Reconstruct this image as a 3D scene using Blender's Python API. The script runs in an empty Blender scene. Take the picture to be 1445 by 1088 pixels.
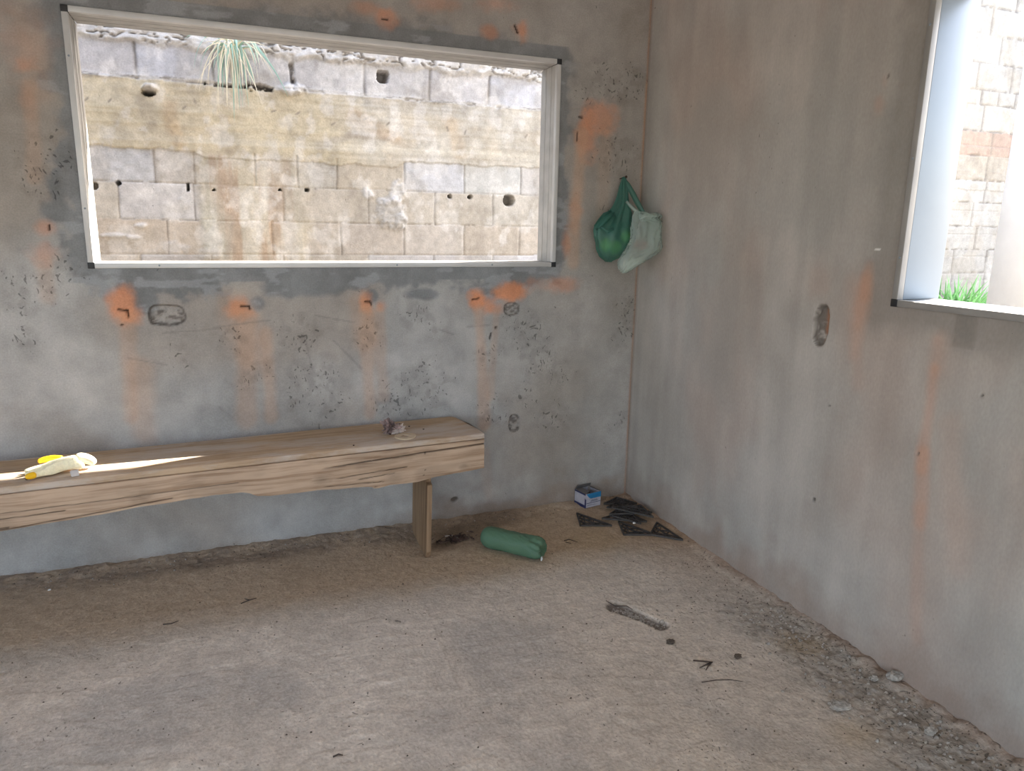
import bpy, bmesh, math, random
import numpy as np
from mathutils import Vector, Matrix
random.seed(7); RNG = np.random.default_rng(7)
SC = bpy.context.scene; COL = SC.collection

# ------------------------------------------------------------------ camera
W, H, F = 1445, 1088, 1019.38
YAW, PITCH, ROLL = 0.375498680, -0.215894652, 0.0177843646
CAM = np.array([-1.72993968, -2.86938514, 1.26352582])
cy, sy, cp, sp = math.cos(YAW), math.sin(YAW), math.cos(PITCH), math.sin(PITCH)
FW = np.array([sy*cp, cy*cp, sp]); R0 = np.array([cy, -sy, 0.]); U0 = np.cross(R0, FW)
RT = math.cos(ROLL)*R0 + math.sin(ROLL)*U0; UP = -math.sin(ROLL)*R0 + math.cos(ROLL)*U0
def at(px, py, ax, v):
    """the point where the ray of a measured pixel meets the plane axis=v"""
    d = FW + RT*(px-W/2)/F + UP*(H/2-py)/F
    return CAM + d*((v-CAM[ax])/d[ax])
cam = bpy.data.cameras.new('camera'); co = bpy.data.objects.new('camera', cam); COL.objects.link(co)
cam.sensor_fit = 'HORIZONTAL'; cam.sensor_width = 36; cam.lens = F/W*36; cam.clip_start = .02
co.matrix_world = Matrix([[RT[0], UP[0], -FW[0], CAM[0]], [RT[1], UP[1], -FW[1], CAM[1]], [RT[2], UP[2], -FW[2], CAM[2]], [0, 0, 0, 1]])
SC.camera = co

# ------------------------------------------------------------------ noise
def _h(x, y, z):
    n = (x*np.int64(374761393) + y*np.int64(668265263) + z*np.int64(2147483647 // 3)) & 0xffffffff
    n = ((n ^ (n >> 13))*1274126177) & 0xffffffff
    return ((n ^ (n >> 16)) & 0xffff)/65535.
def vn(x, y, z=0.):
    x, y, z = np.broadcast_arrays(np.asarray(x, float), np.asarray(y, float), np.asarray(z, float))
    i = [np.floor(a).astype(np.int64) for a in (x, y, z)]
    f = [a-b for a, b in zip((x, y, z), i)]; f = [t*t*t*(t*(t*6-15)+10) for t in f]
    r = 0
    for a in (0, 1):
        for b in (0, 1):
            for c in (0, 1):
                w = (f[0] if a else 1-f[0])*(f[1] if b else 1-f[1])*(f[2] if c else 1-f[2])
                r = r + w*_h(i[0]+a, i[1]+b, i[2]+c)
    return r
def vn2(x, y, s=0):
    x, y = np.broadcast_arrays(np.asarray(x, float), np.asarray(y, float))
    ix, iy = np.floor(x).astype(np.int64), np.floor(y).astype(np.int64); fx, fy = x-ix, y-iy
    fx = fx*fx*fx*(fx*(fx*6-15)+10); fy = fy*fy*fy*(fy*(fy*6-15)+10)
    return (_h(ix, iy, s)*(1-fx)+_h(ix+1, iy, s)*fx)*(1-fy) + (_h(ix, iy+1, s)*(1-fx)+_h(ix+1, iy+1, s)*fx)*fy
def fbm(x, y, s=0, o=4):
    r = 0; a = .5; t = 0
    for k in range(o):
        r = r + a*vn2(x*2**k+17.3*k, y*2**k+9.1*k, s+k*31); t += a; a *= .5
    return r/t
def ss(a, b, x):
    t = np.clip((x-a)/(b-a), 0, 1); return t*t*(3-2*t)
def srgb(r, g, b):
    f = lambda c: c/12.92 if c <= .04045 else ((c+.055)/1.055)**2.4
    return np.array([f(r/255), f(g/255), f(b/255)])
def mixc(c, m, col):
    return c*(1-m[..., None]) + np.asarray(col)*m[..., None]
def spot(U, V, u, v, ru, rv, nz, rough=1.2, soft=.45):
    d = np.sqrt(((U-u)/ru)**2+((V-v)/rv)**2) + (nz-.5)*rough
    return 1-ss(1-soft, 1+soft, d)
def seg(U, V, a, b, w, nz=None, rough=0., soft=.5):
    a, b = np.array(a), np.array(b); d = b-a; L2 = max(d@d, 1e-9)
    t = np.clip(((U-a[0])*d[0]+(V-a[1])*d[1])/L2, 0, 1)
    r = np.sqrt((U-a[0]-t*d[0])**2+(V-a[1]-t*d[1])**2)/w
    if nz is not None: r = r+(nz-.5)*rough
    return 1-ss(1-soft, 1+soft, r)

# ------------------------------------------------------------------ object helpers
def tag(o, label=None, cat=None, group=None, kind=None):
    if label: o['label'] = label
    if cat: o['category'] = cat
    if group: o['group'] = group
    if kind: o['kind'] = kind
    return o
def empty(name, loc=(0, 0, 0), rot=(0, 0, 0)):
    o = bpy.data.objects.new(name, None); COL.objects.link(o); o.location = loc; o.rotation_euler = rot
    o.empty_display_size = .05
    return o
def link(name, me, mat=None, parent=None, smooth=False):
    o = bpy.data.objects.new(name, me); COL.objects.link(o)
    if mat is not None:
        for m in (mat if isinstance(mat, (list, tuple)) else [mat]): me.materials.append(m)
    if parent is not None: o.parent = parent
    if smooth: me.polygons.foreach_set('use_smooth', [True]*len(me.polygons))
    return o
def np_mesh(name, verts, quads, cols=None, extra=None, smooth=True):
    me = bpy.data.meshes.new(name); verts = np.asarray(verts, np.float32); quads = np.asarray(quads, np.int32)
    me.vertices.add(len(verts)); me.vertices.foreach_set('co', verts.ravel())
    me.loops.add(quads.size); me.loops.foreach_set('vertex_index', quads.ravel())
    me.polygons.add(len(quads)); me.polygons.foreach_set('loop_start', np.arange(0, quads.size, 4, dtype=np.int32))
    if smooth: me.polygons.foreach_set('use_smooth', np.ones(len(quads), bool))
    me.update(calc_edges=True); me.validate()
    if cols is not None:
        a = me.color_attributes.new('tone', 'FLOAT_COLOR', 'POINT')
        c = np.ones((len(verts), 4), np.float32); c[:, :3] = cols; a.data.foreach_set('color', c.ravel())
    for k, v in (extra or {}).items():
        a = me.attributes.new(k, 'FLOAT', 'POINT'); a.data.foreach_set('value', np.asarray(v, np.float32))
    return me
def grid_quads(nu, nv, keep=None, flip=False):
    i = np.arange(nu*nv).reshape(nu, nv)
    q = np.stack([i[:-1, :-1], i[1:, :-1], i[1:, 1:], i[:-1, 1:]], -1)
    if flip: q = q[..., ::-1]
    if keep is not None: return q[keep]
    return q.reshape(-1, 4)
def boxes_np(boxes):
    V, Q = [], []
    for (x0, y0, z0, x1, y1, z1) in boxes:
        n = len(V)
        V += [(x, y, z) for z in (z0, z1) for y in (y0, y1) for x in (x0, x1)]
        Q += [[n+a for a in f] for f in ((0, 2, 3, 1), (4, 5, 7, 6), (0, 1, 5, 4), (2, 6, 7, 3), (0, 4, 6, 2), (1, 3, 7, 5))]
    return np.array(V, float).reshape(-1, 3), np.array(Q).reshape(-1, 4)
def lines(*pts):
    """breakpoints with a spacing between each pair: (a, step, b, step, c)"""
    out = [pts[0]]
    for k in range(1, len(pts)-1, 2):
        a, st, b = out[-1], pts[k], pts[k+1]; n = max(1, int(round(abs(b-a)/st)))
        out += list(a+(b-a)*np.arange(1, n+1)/n)
    return np.array(out)
def add_box(bm, x0, y0, z0, x1, y1, z1, mi=0):
    v = [bm.verts.new((x, y, z)) for z in (z0, z1) for y in (y0, y1) for x in (x0, x1)]
    for f in ((0, 2, 3, 1), (4, 5, 7, 6), (0, 1, 5, 4), (2, 6, 7, 3), (0, 4, 6, 2), (1, 3, 7, 5)):
        fc = bm.faces.new([v[a] for a in f]); fc.material_index = mi
    return v
def add_prism(bm, pts, z0, z1):
    lo = [bm.verts.new((x, y, z0)) for x, y in pts]; hi = [bm.verts.new((x, y, z1)) for x, y in pts]; n = len(pts)
    bm.faces.new(lo[::-1]); bm.faces.new(hi)
    for i in range(n): bm.faces.new((lo[i], lo[(i+1) % n], hi[(i+1) % n], hi[i]))
def add_bar(bm, a, b, w, h, z0):
    """a bar in plan from a to b, width w, height h"""
    a, b = np.array(a, float), np.array(b, float); d = (b-a)/np.linalg.norm(b-a); n = np.array([-d[1], d[0]])*w/2
    add_prism(bm, [tuple(a-n), tuple(b-n), tuple(b+n), tuple(a+n)], z0, z0+h)
def add_tube(bm, pts, rad, seg_n=6):
    pts = [Vector(p) for p in pts]; rings = []
    for i, p in enumerate(pts):
        t = (pts[min(i+1, len(pts)-1)]-pts[max(i-1, 0)]).normalized()
        s = t.cross(Vector((0, 0, 1)) if abs(t.z) < .9 else Vector((1, 0, 0))).normalized(); u = s.cross(t)
        r = rad[i] if isinstance(rad, (list, tuple)) else rad
        rings.append([bm.verts.new(p+(s*math.cos(a)+u*math.sin(a))*r) for a in [2*math.pi*k/seg_n for k in range(seg_n)]])
    for A, B in zip(rings, rings[1:]):
        for k in range(seg_n): bm.faces.new((A[k], A[(k+1) % seg_n], B[(k+1) % seg_n], B[k]))
    bm.faces.new(rings[0][::-1]); bm.faces.new(rings[-1])
def bm_obj(name, bm, mat, parent=None, smooth=False, bevel=0.):
    bmesh.ops.recalc_face_normals(bm, faces=bm.faces[:])
    me = bpy.data.meshes.new(name); bm.to_mesh(me); bm.free()
    o = link(name, me, mat, parent, smooth)
    if bevel:
        m = o.modifiers.new('bevel', 'BEVEL'); m.width = bevel; m.segments = 2; m.limit_method = 'ANGLE'
    return o
def loft(rings, closed=True, cap=True):
    n = len(rings[0]); V = np.concatenate([np.asarray(r, float) for r in rings]); Q = []
    for i in range(len(rings)-1):
        for k in range(n if closed else n-1):
            a, b = i*n+k, i*n+(k+1) % n
            Q.append((a, b, b+n, a+n))
    return V, np.array(Q)
def crumple(name, mat, parent, r, seed, amp=.35, freq=2.2, sub=4, squash=(1, 1, 1), base=0.):
    bm = bmesh.new(); bmesh.ops.create_icosphere(bm, subdivisions=sub, radius=1.)
    P = np.array([v.co[:] for v in bm.verts])
    n1 = np.abs(vn(P[:, 0]*freq+seed, P[:, 1]*freq+seed*2.3, P[:, 2]*freq)-.5)*2
    n2 = np.abs(vn(P[:, 0]*freq*2.3+seed, P[:, 1]*freq*2.3, P[:, 2]*freq*2.3+seed)-.5)*2
    P = P*(1-amp*(1-n1)-amp*.5*(1-n2))[:, None]*np.array(squash)*r
    P[:, 2] = np.maximum(P[:, 2], P[:, 2].min()*.75); P[:, 2] -= P[:, 2].min()-base
    for v, p in zip(bm.verts, P): v.co = p
    return bm_obj(name, bm, mat, parent)

# ------------------------------------------------------------------ materials
def mat(name): 
    m = bpy.data.materials.new(name); m.use_nodes = True; nt = m.node_tree
    return m, nt, nt.nodes['Principled BSDF'], nt.nodes['Material Output']
def nd(nt, typ, **kw):
    n = nt.nodes.new(typ)
    for k, v in kw.items():
        if k in n.inputs: n.inputs[k].default_value = v
        else: setattr(n, k, v)
    return n
def simple(name, col, rough=.6, metal=0., nscale=0, namt=.15, bump=0., bscale=60, trans=0.):
    m, nt, b, out = mat(name); L = nt.links.new
    b.inputs['Base Color'].default_value = (*col, 1); b.inputs['Roughness'].default_value = rough; b.inputs['Metallic'].default_value = metal
    if trans: b.inputs['Transmission Weight'].default_value = trans
    tc = nd(nt, 'ShaderNodeTexCoord')
    if nscale:
        n = nd(nt, 'ShaderNodeTexNoise', Scale=nscale, Detail=5.); L(tc.outputs['Object'], n.inputs['Vector'])
        r = nd(nt, 'ShaderNodeMapRange'); r.inputs['From Min'].default_value = .3; r.inputs['From Max'].default_value = .7
        r.inputs['To Min'].default_value = 1-namt; r.inputs['To Max'].default_value = 1+namt; L(n.outputs['Fac'], r.inputs['Value'])
        x = nd(nt, 'ShaderNodeVectorMath', operation='MULTIPLY'); x.inputs[0].default_value = col; L(r.outputs['Result'], x.inputs[1]); L(x.outputs[0], b.inputs['Base Color'])
    if bump:
        n2 = nd(nt, 'ShaderNodeTexNoise', Scale=bscale, Detail=4.); L(tc.outputs['Object'], n2.inputs['Vector'])
        bp = nd(nt, 'ShaderNodeBump', Strength=bump, Distance=.01); L(n2.outputs['Fac'], bp.inputs['Height']); L(bp.outputs['Normal'], b.inputs['Normal'])
    return m
def masonry(name, fine=180., fine_amt=.14, mid=14., mid_amt=.12, bump=.25, fleck=True, rough=.85, stretch=(1, 1, 1), spec=.2):
    """cement surface: painted-on tone attribute x fine grain, small dark pock marks where the attribute 'pock' says so"""
    m, nt, b, out = mat(name); L = nt.links.new
    b.inputs['Roughness'].default_value = rough; b.inputs['Specular IOR Level'].default_value = spec
    tc = nd(nt, 'ShaderNodeTexCoord'); mp = nd(nt, 'ShaderNodeMapping'); mp.inputs['Scale'].default_value = stretch; L(tc.outputs['Object'], mp.inputs['Vector'])
    at_ = nd(nt, 'ShaderNodeAttribute', attribute_name='tone')
    n1 = nd(nt, 'ShaderNodeTexNoise', Scale=fine, Detail=3.); n2 = nd(nt, 'ShaderNodeTexNoise', Scale=mid, Detail=6., Roughness=.62)
    L(mp.outputs[0], n1.inputs['Vector']); L(mp.outputs[0], n2.inputs['Vector'])
    def rng(n, amt):
        r = nd(nt, 'ShaderNodeMapRange'); r.inputs['From Min'].default_value = .28; r.inputs['From Max'].default_value = .72
        r.inputs['To Min'].default_value = 1-amt; r.inputs['To Max'].default_value = 1+amt; L(n.outputs['Fac'], r.inputs['Value']); return r
    a = nd(nt, 'ShaderNodeMath', operation='MULTIPLY'); L(rng(n1, fine_amt).outputs[0], a.inputs[0]); L(rng(n2, mid_amt).outputs[0], a.inputs[1])
    x = nd(nt, 'ShaderNodeVectorMath', operation='SCALE'); L(at_.outputs['Color'], x.inputs[0]); L(a.outputs[0], x.inputs['Scale'])
    col = x.outputs[0]; hsock = n1.outputs['Fac']
    if fleck:
        fl = nd(nt, 'ShaderNodeAttribute', attribute_name='pock')
        wv = nd(nt, 'ShaderNodeTexNoise', Scale=9., Detail=2.); L(tc.outputs['Object'], wv.inputs['Vector'])
        rot = nd(nt, 'ShaderNodeMapping'); rot.inputs['Scale'].default_value = (95, 95, 48); rot.inputs['Rotation'].default_value = (.3, .55, .3)
        ad = nd(nt, 'ShaderNodeVectorMath', operation='MULTIPLY_ADD'); L(wv.outputs['Color'], ad.inputs[0]); ad.inputs[1].default_value = (.12, .12, .12); L(tc.outputs['Object'], ad.inputs[2])
        L(ad.outputs[0], rot.inputs['Vector'])
        fn = nd(nt, 'ShaderNodeTexNoise', Scale=1., Detail=1.5, Roughness=.4); L(rot.outputs[0], fn.inputs['Vector'])
        # threshold falls where pock is high
        th = nd(nt, 'ShaderNodeMath', operation='MULTIPLY_ADD'); L(fl.outputs['Fac'], th.inputs[0]); th.inputs[1].default_value = -.2; th.inputs[2].default_value = .83
        df = nd(nt, 'ShaderNodeMath', operation='SUBTRACT'); L(fn.outputs['Fac'], df.inputs[0]); L(th.outputs[0], df.inputs[1])
        mr = nd(nt, 'ShaderNodeMapRange'); mr.inputs['From Min'].default_value = 0; mr.inputs['From Max'].default_value = .035; L(df.outputs[0], mr.inputs['Value'])
        mx = nd(nt, 'ShaderNodeMix', data_type='RGBA'); L(mr.outputs[0], mx.inputs['Factor']); L(col, mx.inputs[6])
        dk = nd(nt, 'ShaderNodeVectorMath', operation='SCALE'); L(col, dk.inputs[0]); dk.inputs['Scale'].default_value = .5; L(dk.outputs[0], mx.inputs[7])
        col = mx.outputs[2]
        hs = nd(nt, 'ShaderNodeMath', operation='MULTIPLY_ADD'); L(mr.outputs[0], hs.inputs[0]); hs.inputs[1].default_value = -1.; L(n1.outputs['Fac'], hs.inputs[2]); hsock = hs.outputs[0]
    L(col, b.inputs['Base Color'])
    bp = nd(nt, 'ShaderNodeBump', Strength=bump, Distance=.003); L(hsock, bp.inputs['Height'])
    bp2 = nd(nt, 'ShaderNodeBump', Strength=bump*.8, Distance=.012); L(n2.outputs['Fac'], bp2.inputs['Height']); L(bp.outputs[0], bp2.inputs['Normal']); L(bp2.outputs[0], b.inputs['Normal'])
    return m
def wood(name, light, dark, dusty=0., gscale=85., axis=0):
    m, nt, b, out = mat(name); L = nt.links.new
    b.inputs['Roughness'].default_value = .75; b.inputs['Specular IOR Level'].default_value = .25
    tc = nd(nt, 'ShaderNodeTexCoord'); mp = nd(nt, 'ShaderNodeMapping')
    s = [gscale]*3; s[axis] = gscale*.03; mp.inputs['Scale'].default_value = s
    wn = nd(nt, 'ShaderNodeTexNoise', Scale=3.2, Detail=2.); L(tc.outputs['Object'], wn.inputs['Vector'])
    ad = nd(nt, 'ShaderNodeVectorMath', operation='MULTIPLY_ADD'); L(wn.outputs['Color'], ad.inputs[0]); ad.inputs[1].default_value = (.0, .03, .03); L(tc.outputs['Object'], ad.inputs[2])
    L(ad.outputs[0], mp.inputs['Vector'])
    n = nd(nt, 'ShaderNodeTexNoise', Scale=1., Detail=5., Roughness=.6); L(mp.outputs[0], n.inputs['Vector'])
    cr = nd(nt, 'ShaderNodeValToRGB'); e = cr.color_ramp.elements
    e[0].position = .34; e[0].color = (*dark, 1); e[1].position = .56; e[1].color = (*light, 1); L(n.outputs['Fac'], cr.inputs['Fac'])
    big = nd(nt, 'ShaderNodeTexNoise', Scale=5., Detail=4.); L(tc.outputs['Object'], big.inputs['Vector'])
    r = nd(nt, 'ShaderNodeMapRange'); r.inputs['From Min'].default_value = .3; r.inputs['From Max'].default_value = .7; r.inputs['To Min'].default_value = .88; r.inputs['To Max'].default_value = 1.1; L(big.outputs['Fac'], r.inputs['Value'])
    x = nd(nt, 'ShaderNodeVectorMath', operation='SCALE'); L(cr.outputs[0], x.inputs[0]); L(r.outputs[0], x.inputs['Scale']); col = x.outputs[0]
    if dusty:
        dn = nd(nt, 'ShaderNodeTexNoise', Scale=7., Detail=6., Roughness=.7); dm = nd(nt, 'ShaderNodeMapping'); dm.inputs['Scale'].default_value = (.35, 1.3, 1); L(tc.outputs['Object'], dm.inputs['Vector']); L(dm.outputs[0], dn.inputs['Vector'])
        dr = nd(nt, 'ShaderNodeMapRange'); dr.inputs['From Min'].default_value = .44; dr.inputs['From Max'].default_value = .62; dr.inputs['To Max'].default_value = dusty; L(dn.outputs['Fac'], dr.inputs['Value'])
        mx = nd(nt, 'ShaderNodeMix', data_type='RGBA'); L(dr.outputs[0], mx.inputs['Factor']); L(col, mx.inputs[6]); mx.inputs[7].default_value = (*srgb(190, 177, 166), 1); col = mx.outputs[2]
    at_ = nd(nt, 'ShaderNodeAttribute', attribute_name='stain'); iv = nd(nt, 'ShaderNodeMath', operation='SUBTRACT'); iv.inputs[0].default_value = 1.; L(at_.outputs['Fac'], iv.inputs[1])
    y = nd(nt, 'ShaderNodeVectorMath', operation='SCALE'); L(col, y.inputs[0]); L(iv.outputs[0], y.inputs['Scale']); L(y.outputs[0], b.inputs['Base Color'])
    bp = nd(nt, 'ShaderNodeBump', Strength=.35, Distance=.003); L(n.outputs['Fac'], bp.inputs['Height']); L(bp.outputs[0], b.inputs['Normal'])
    return m
def film(name, col, alpha, rough=.35, spec=.5, bump=.3):
    """thin translucent plastic film"""
    m, nt, b, out = mat(name); L = nt.links.new
    b.inputs['Base Color'].default_value = (*col, 1); b.inputs['Roughness'].default_value = rough; b.inputs['Specular IOR Level'].default_value = spec
    tl = nd(nt, 'ShaderNodeBsdfTranslucent'); tl.inputs['Color'].default_value = (*col, 1)
    m1 = nd(nt, 'ShaderNodeMixShader'); m1.inputs['Fac'].default_value = .3; L(b.outputs[0], m1.inputs[1]); L(tl.outputs[0], m1.inputs[2])
    tr = nd(nt, 'ShaderNodeBsdfTransparent'); tr.inputs['Color'].default_value = (*[min(1, .55+c*.6) for c in col], 1)
    m2 = nd(nt, 'ShaderNodeMixShader'); m2.inputs['Fac'].default_value = alpha; L(tr.outputs[0], m2.inputs[1]); L(m1.outputs[0], m2.inputs[2])
    L(m2.outputs[0], out.inputs['Surface'])
    tc = nd(nt, 'ShaderNodeTexCoord'); n = nd(nt, 'ShaderNodeTexNoise', Scale=38., Detail=4.); L(tc.outputs['Object'], n.inputs['Vector'])
    bp = nd(nt, 'ShaderNodeBump', Strength=bump, Distance=.01); L(n.outputs['Fac'], bp.inputs['Height']); L(bp.outputs[0], b.inputs['Normal'])
    return m
M = dict(
    wall=masonry('cement_render', fine=190, fine_amt=.1, mid=11, mid_amt=.13, bump=.22),
    wall_smooth=masonry('smooth_cement_render', fine=150, fine_amt=.06, mid=7, mid_amt=.09, bump=.14, stretch=(1, 1, .55)),
    floor=masonry('dusty_screed', fine=110, fine_amt=.16, mid=26, mid_amt=.13, bump=.6, spec=.12),
    block=masonry('concrete_block', fine=120, fine_amt=.10, mid=18, mid_amt=.12, bump=.3, spec=.1),
    plain=simple('plain_render', (.58, .56, .54), .9, nscale=6, bump=.2),
    pillar=simple('white_render', (.86, .86, .85), .85, nscale=5, namt=.06, bump=.15),
    earth=simple('dry_earth', (.2, .18, .155), .95, nscale=5, namt=.3, bump=.6, bscale=20),
    alu=simple('dusty_aluminium', (.56, .55, .54), .45, .25, nscale=9, namt=.08),
    alu_dull=simple('dull_aluminium', (.30, .285, .27), .5, .2, nscale=9, namt=.1),
    alu_pale=simple('pale_aluminium', (.25, .285, .33), .4, .2, nscale=6, namt=.05),
    reveal=simple('grimy_reveal', (.42, .40, .375), .7, 0, nscale=14, namt=.12, bump=.1),
    cap=simple('black_plastic', (.015, .015, .017), .5),
    bench=wood('weathered_pine', srgb(186, 160, 136), srgb(148, 120, 96)),
    bench_top=wood('dusty_pine', srgb(182, 156, 128), srgb(156, 130, 104), dusty=.9),
    leg=wood('brown_pine', srgb(150, 124, 98), srgb(112, 86, 62), gscale=40, axis=2),
    nail=simple('rusty_nail', (.06, .035, .025), .6, .4),
    glove=simple('white_yellow_cotton', srgb(250, 240, 205), .9, nscale=120, namt=.08, bump=.4, bscale=300),
    glove_dip=simple('yellow_rubber', srgb(245, 190, 10), .5, nscale=40, namt=.08, bump=.2, bscale=90),
    chunk=simple('mortar_lump', (.55, .5, .47), .9, nscale=30, bump=.4),
    paper=simple('crumpled_brown_paper', srgb(140, 118, 114), .6, nscale=34, namt=.75, bump=.3),
    paper_white=simple('pale_paper', srgb(200, 186, 178), .7, nscale=30, namt=.2),
    card=simple('raw_cardboard', srgb(196, 176, 150), .85, nscale=30, namt=.1),
    pet=film('green_bottle_plastic', srgb(104, 138, 112), .88, .45, .4, .5),
    pet_cap=simple('white_plastic', (.6, .6, .58), .4),
    carton_white=simple('white_carton', srgb(176, 171, 178), .6, nscale=40, namt=.1),
    carton_blue=simple('blue_print', srgb(40, 116, 160), .55, nscale=40, namt=.15),
    carton_navy=simple('navy_print', srgb(40, 44, 84), .6, nscale=40, namt=.15),
    carton_in=simple('grey_carton_inside', srgb(96, 92, 90), .8),
    print_grey=simple('grey_print', srgb(120, 120, 132), .6),
    black=simple('dusty_black_plastic', srgb(66, 60, 57), .6, nscale=60, namt=.3, bump=.1),
    bag_green=film('green_bag_film', srgb(88, 146, 132), .52, .3, .8, .5),
    bag_clear=film('clear_bag_film', srgb(204, 216, 210), .36, .2, 1., 1.),
    lime=simple('lime_green_fruit', srgb(160, 220, 90), .5, nscale=25, namt=.15),
    red=simple('reddish_wrapped_food', srgb(150, 112, 104), .7, nscale=18, namt=.35, bump=.3),
    pale_food=simple('pale_wrapped_food', srgb(206, 208, 198), .7, nscale=18, namt=.15, bump=.3),
    grass_green=simple('fresh_grass', srgb(104, 160, 92), .6, nscale=10, namt=.25),
    grass_blue=simple('grey_green_grass', srgb(150, 182, 166), .6, nscale=10, namt=.2),
    grass_dry=simple('dry_grass', srgb(224, 214, 190), .7, nscale=10, namt=.2),
    twig=simple('dark_twig', srgb(70, 58, 50), .85, nscale=60, namt=.3),
    straw=simple('pale_straw', srgb(150, 128, 100), .8),
    crumb=simple('dark_crumbs', srgb(84, 72, 62), .95, nscale=80, namt=.4),
    rubble=simple('grey_rubble', srgb(160, 152, 143), .95, nscale=60, namt=.35, bump=.4),
    leaf=simple('dead_leaf', srgb(78, 60, 54), .9, nscale=60, namt=.4),
    white=simple('white_scrap', (.7, .68, .66), .7),
)

# ------------------------------------------------------------------ window dimensions
WX0, WX1, WZ0, WZ1 = -2.171, -.411, 1.100, 1.931           # back window, outside of the lip
RY0, RY1, RZ0, RZ1 = -1.375, -3.135, 1.067, 1.898           # right window
LIP, DEP = .018, .15
ROOM_X, ROOM_Y, ROOM_Z = -5.0, -5.6, 2.65
S = .0026                                                   # metres per photo pixel on the back wall

# ------------------------------------------------------------------ back wall
def back_wall():
    hx0, hx1, hz0, hz1 = WX0+.012, WX1-.012, WZ0+.012, WZ1-.012
    xs = lines(ROOM_X, .12, -2.75, .005, hx0, .005, hx1, .005, 0.); zs = lines(-.05, .01, 0, .005, hz0, .005, hz1, .005, 2.16, .1, ROOM_Z+.1)
    X, Z = np.meshgrid(xs, zs, indexing='ij')
    n1 = fbm(X*3, Z*3, 3, 5); n2 = fbm(X*11, Z*11, 5, 4); n3 = fbm(X*38, Z*38, 8, 3); nv = fbm(X*16, Z*2.2, 12, 4)
    c = np.ones(X.shape+(3,))*srgb(167, 164, 161)
    c = c*(1+(n1-.5)*.55)[..., None]*(1+(n2-.5)*.3)[..., None]*(1+(nv-.5)*.16)[..., None]
    brown = ss(.4, .72, fbm(X*2.1+4, Z*2.1, 21, 4)); c = mixc(c, brown*.45, srgb(150, 134, 120))
    # slightly browner upper band and right-hand side; the darkening partly paints in dimmer light
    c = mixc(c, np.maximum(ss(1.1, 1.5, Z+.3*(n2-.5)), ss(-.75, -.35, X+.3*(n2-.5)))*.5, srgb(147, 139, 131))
    P = lambda px, py: at(px, py, 1, 0.)[[0, 2]]
    # blue-grey cement patching around the window frame
    dx = np.maximum(np.maximum(WX0-X, X-WX1), 0); dz_lo = np.maximum(WZ0-Z, 0); dz_hi = np.maximum(Z-WZ1, 0)
    inx = (X > WX0-.06) & (X < WX1+.03)
    wob = (n2-.5)*.12+(n3-.5)*.05
    m = np.zeros(X.shape)
    m = np.maximum(m, (1-ss(.055, .095, dz_lo+dx*1.5+wob))*(Z < WZ1))
    m = np.maximum(m, (1-ss(.03, .09, dz_hi+dx+wob))*.8*(Z > WZ0))
    m = np.maximum(m, (1-ss(.03, .07, np.where(X < WX0, (WX0-X)*.8, (X-WX1)*1.7)+wob))*(Z > WZ0-.05)*(Z < WZ1+.05))
    for px, py, rx, rz in ((206, 425, 13, 16), (362, 428, 11, 12), (525, 418, 10, 11), (690, 415, 14, 10), (75, 115, 20, 16), (88, 300, 24, 13), (55, 25, 22, 20), (85, 118, 22, 14), (420, 405, 60, 16), (600, 415, 30, 9)):
        u, v = P(px, py); m = np.maximum(m, spot(X, Z, u, v, rx*S, rz*S, n2, 1.1, .3))
    c = mixc(c, np.clip(m, 0, 1)*.85, srgb(122, 124, 126)*(1+(n2[..., None]-.5)*.6)*(1+(nv[..., None]-.5)*.25))
    lt = ss(.6, .68, fbm(X*9, Z*22, 44, 4))*m; c = mixc(c, lt*.4, srgb(170, 172, 175))
    # orange dust run down from the drill slots
    org = srgb(216, 140, 96); pale = srgb(192, 154, 126)
    for px, py, rx, rz, k in ((172, 432, 12, 18, .75), (188, 447, 9, 8, .4), (340, 432, 13, 12, .8), (352, 440, 9, 8, .6), (517, 430, 9, 14, .8), (536, 432, 7, 7, .5), (672, 425, 11, 13, .85), (722, 412, 22, 10, .85), (688, 432, 10, 12, .6),
                              (700, 436, 12, 8, .4), (848, 165, 26, 18, .62), (826, 195, 14, 30, .62), (812, 300, 12, 34, .4), (800, 345, 8, 22, .6), (790, 400, 40, 12, .4), (32, 60, 26, 34, .2), (34, 92, 16, 9, .35), (40, 140, 8, 22, .25), (64, 322, 9, 8, .5), (63, 362, 14, 14, .4),
                              (545, 25, 12, 12, .6), (736, 45, 11, 14, .8), (690, 45, 12, 8, .55), (610, 2, 30, 10, .4), (520, 12, 18, 8, .4), (700, 5, 26, 12, .4), (560, 175, 1, 1, 0), (450, 470, 6, 6, 0)):
        u, v = P(px, py); c = mixc(c, spot(X, Z, u, v, rx*S, rz*S, n2*.5+n3*.25+n1*.25, 3.2, .7)*k*(.95 if py > 380 else .7), org)
    for a, b, w, k in (((178, 450), (183, 590), 10, .32), ((195, 520), (205, 610), 16, .28), ((348, 450), (350, 590), 14, .32), ((375, 470), (382, 590), 9, .35), ((338, 430), (355, 500), 22, .28),
                       ((518, 440), (522, 585), 10, .38), ((535, 440), (540, 560), 9, .28), ((505, 430), (515, 480), 16, .25), ((676, 440), (684, 600), 9, .42), ((700, 440), (692, 560), 6, .25), ((684, 640), (690, 700), 8, .15),
                       ((820, 190), (808, 370), 10, .42), ((855, 170), (850, 330), 10, .18), ((915, 120), (907, 250), 5, .4), ((45, 120), (48, 250), 8, .25), ((62, 370), (66, 420), 10, .25), ((40, 20), (60, 130), 16, .2)):
        c = mixc(c, seg(X, Z, P(*a), P(*b), w*S, n2*.5+nv*.5, 1.3, .6)*k, pale)
    # darker scuffed clouds and pock marks
    pock = np.zeros(X.shape)
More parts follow.
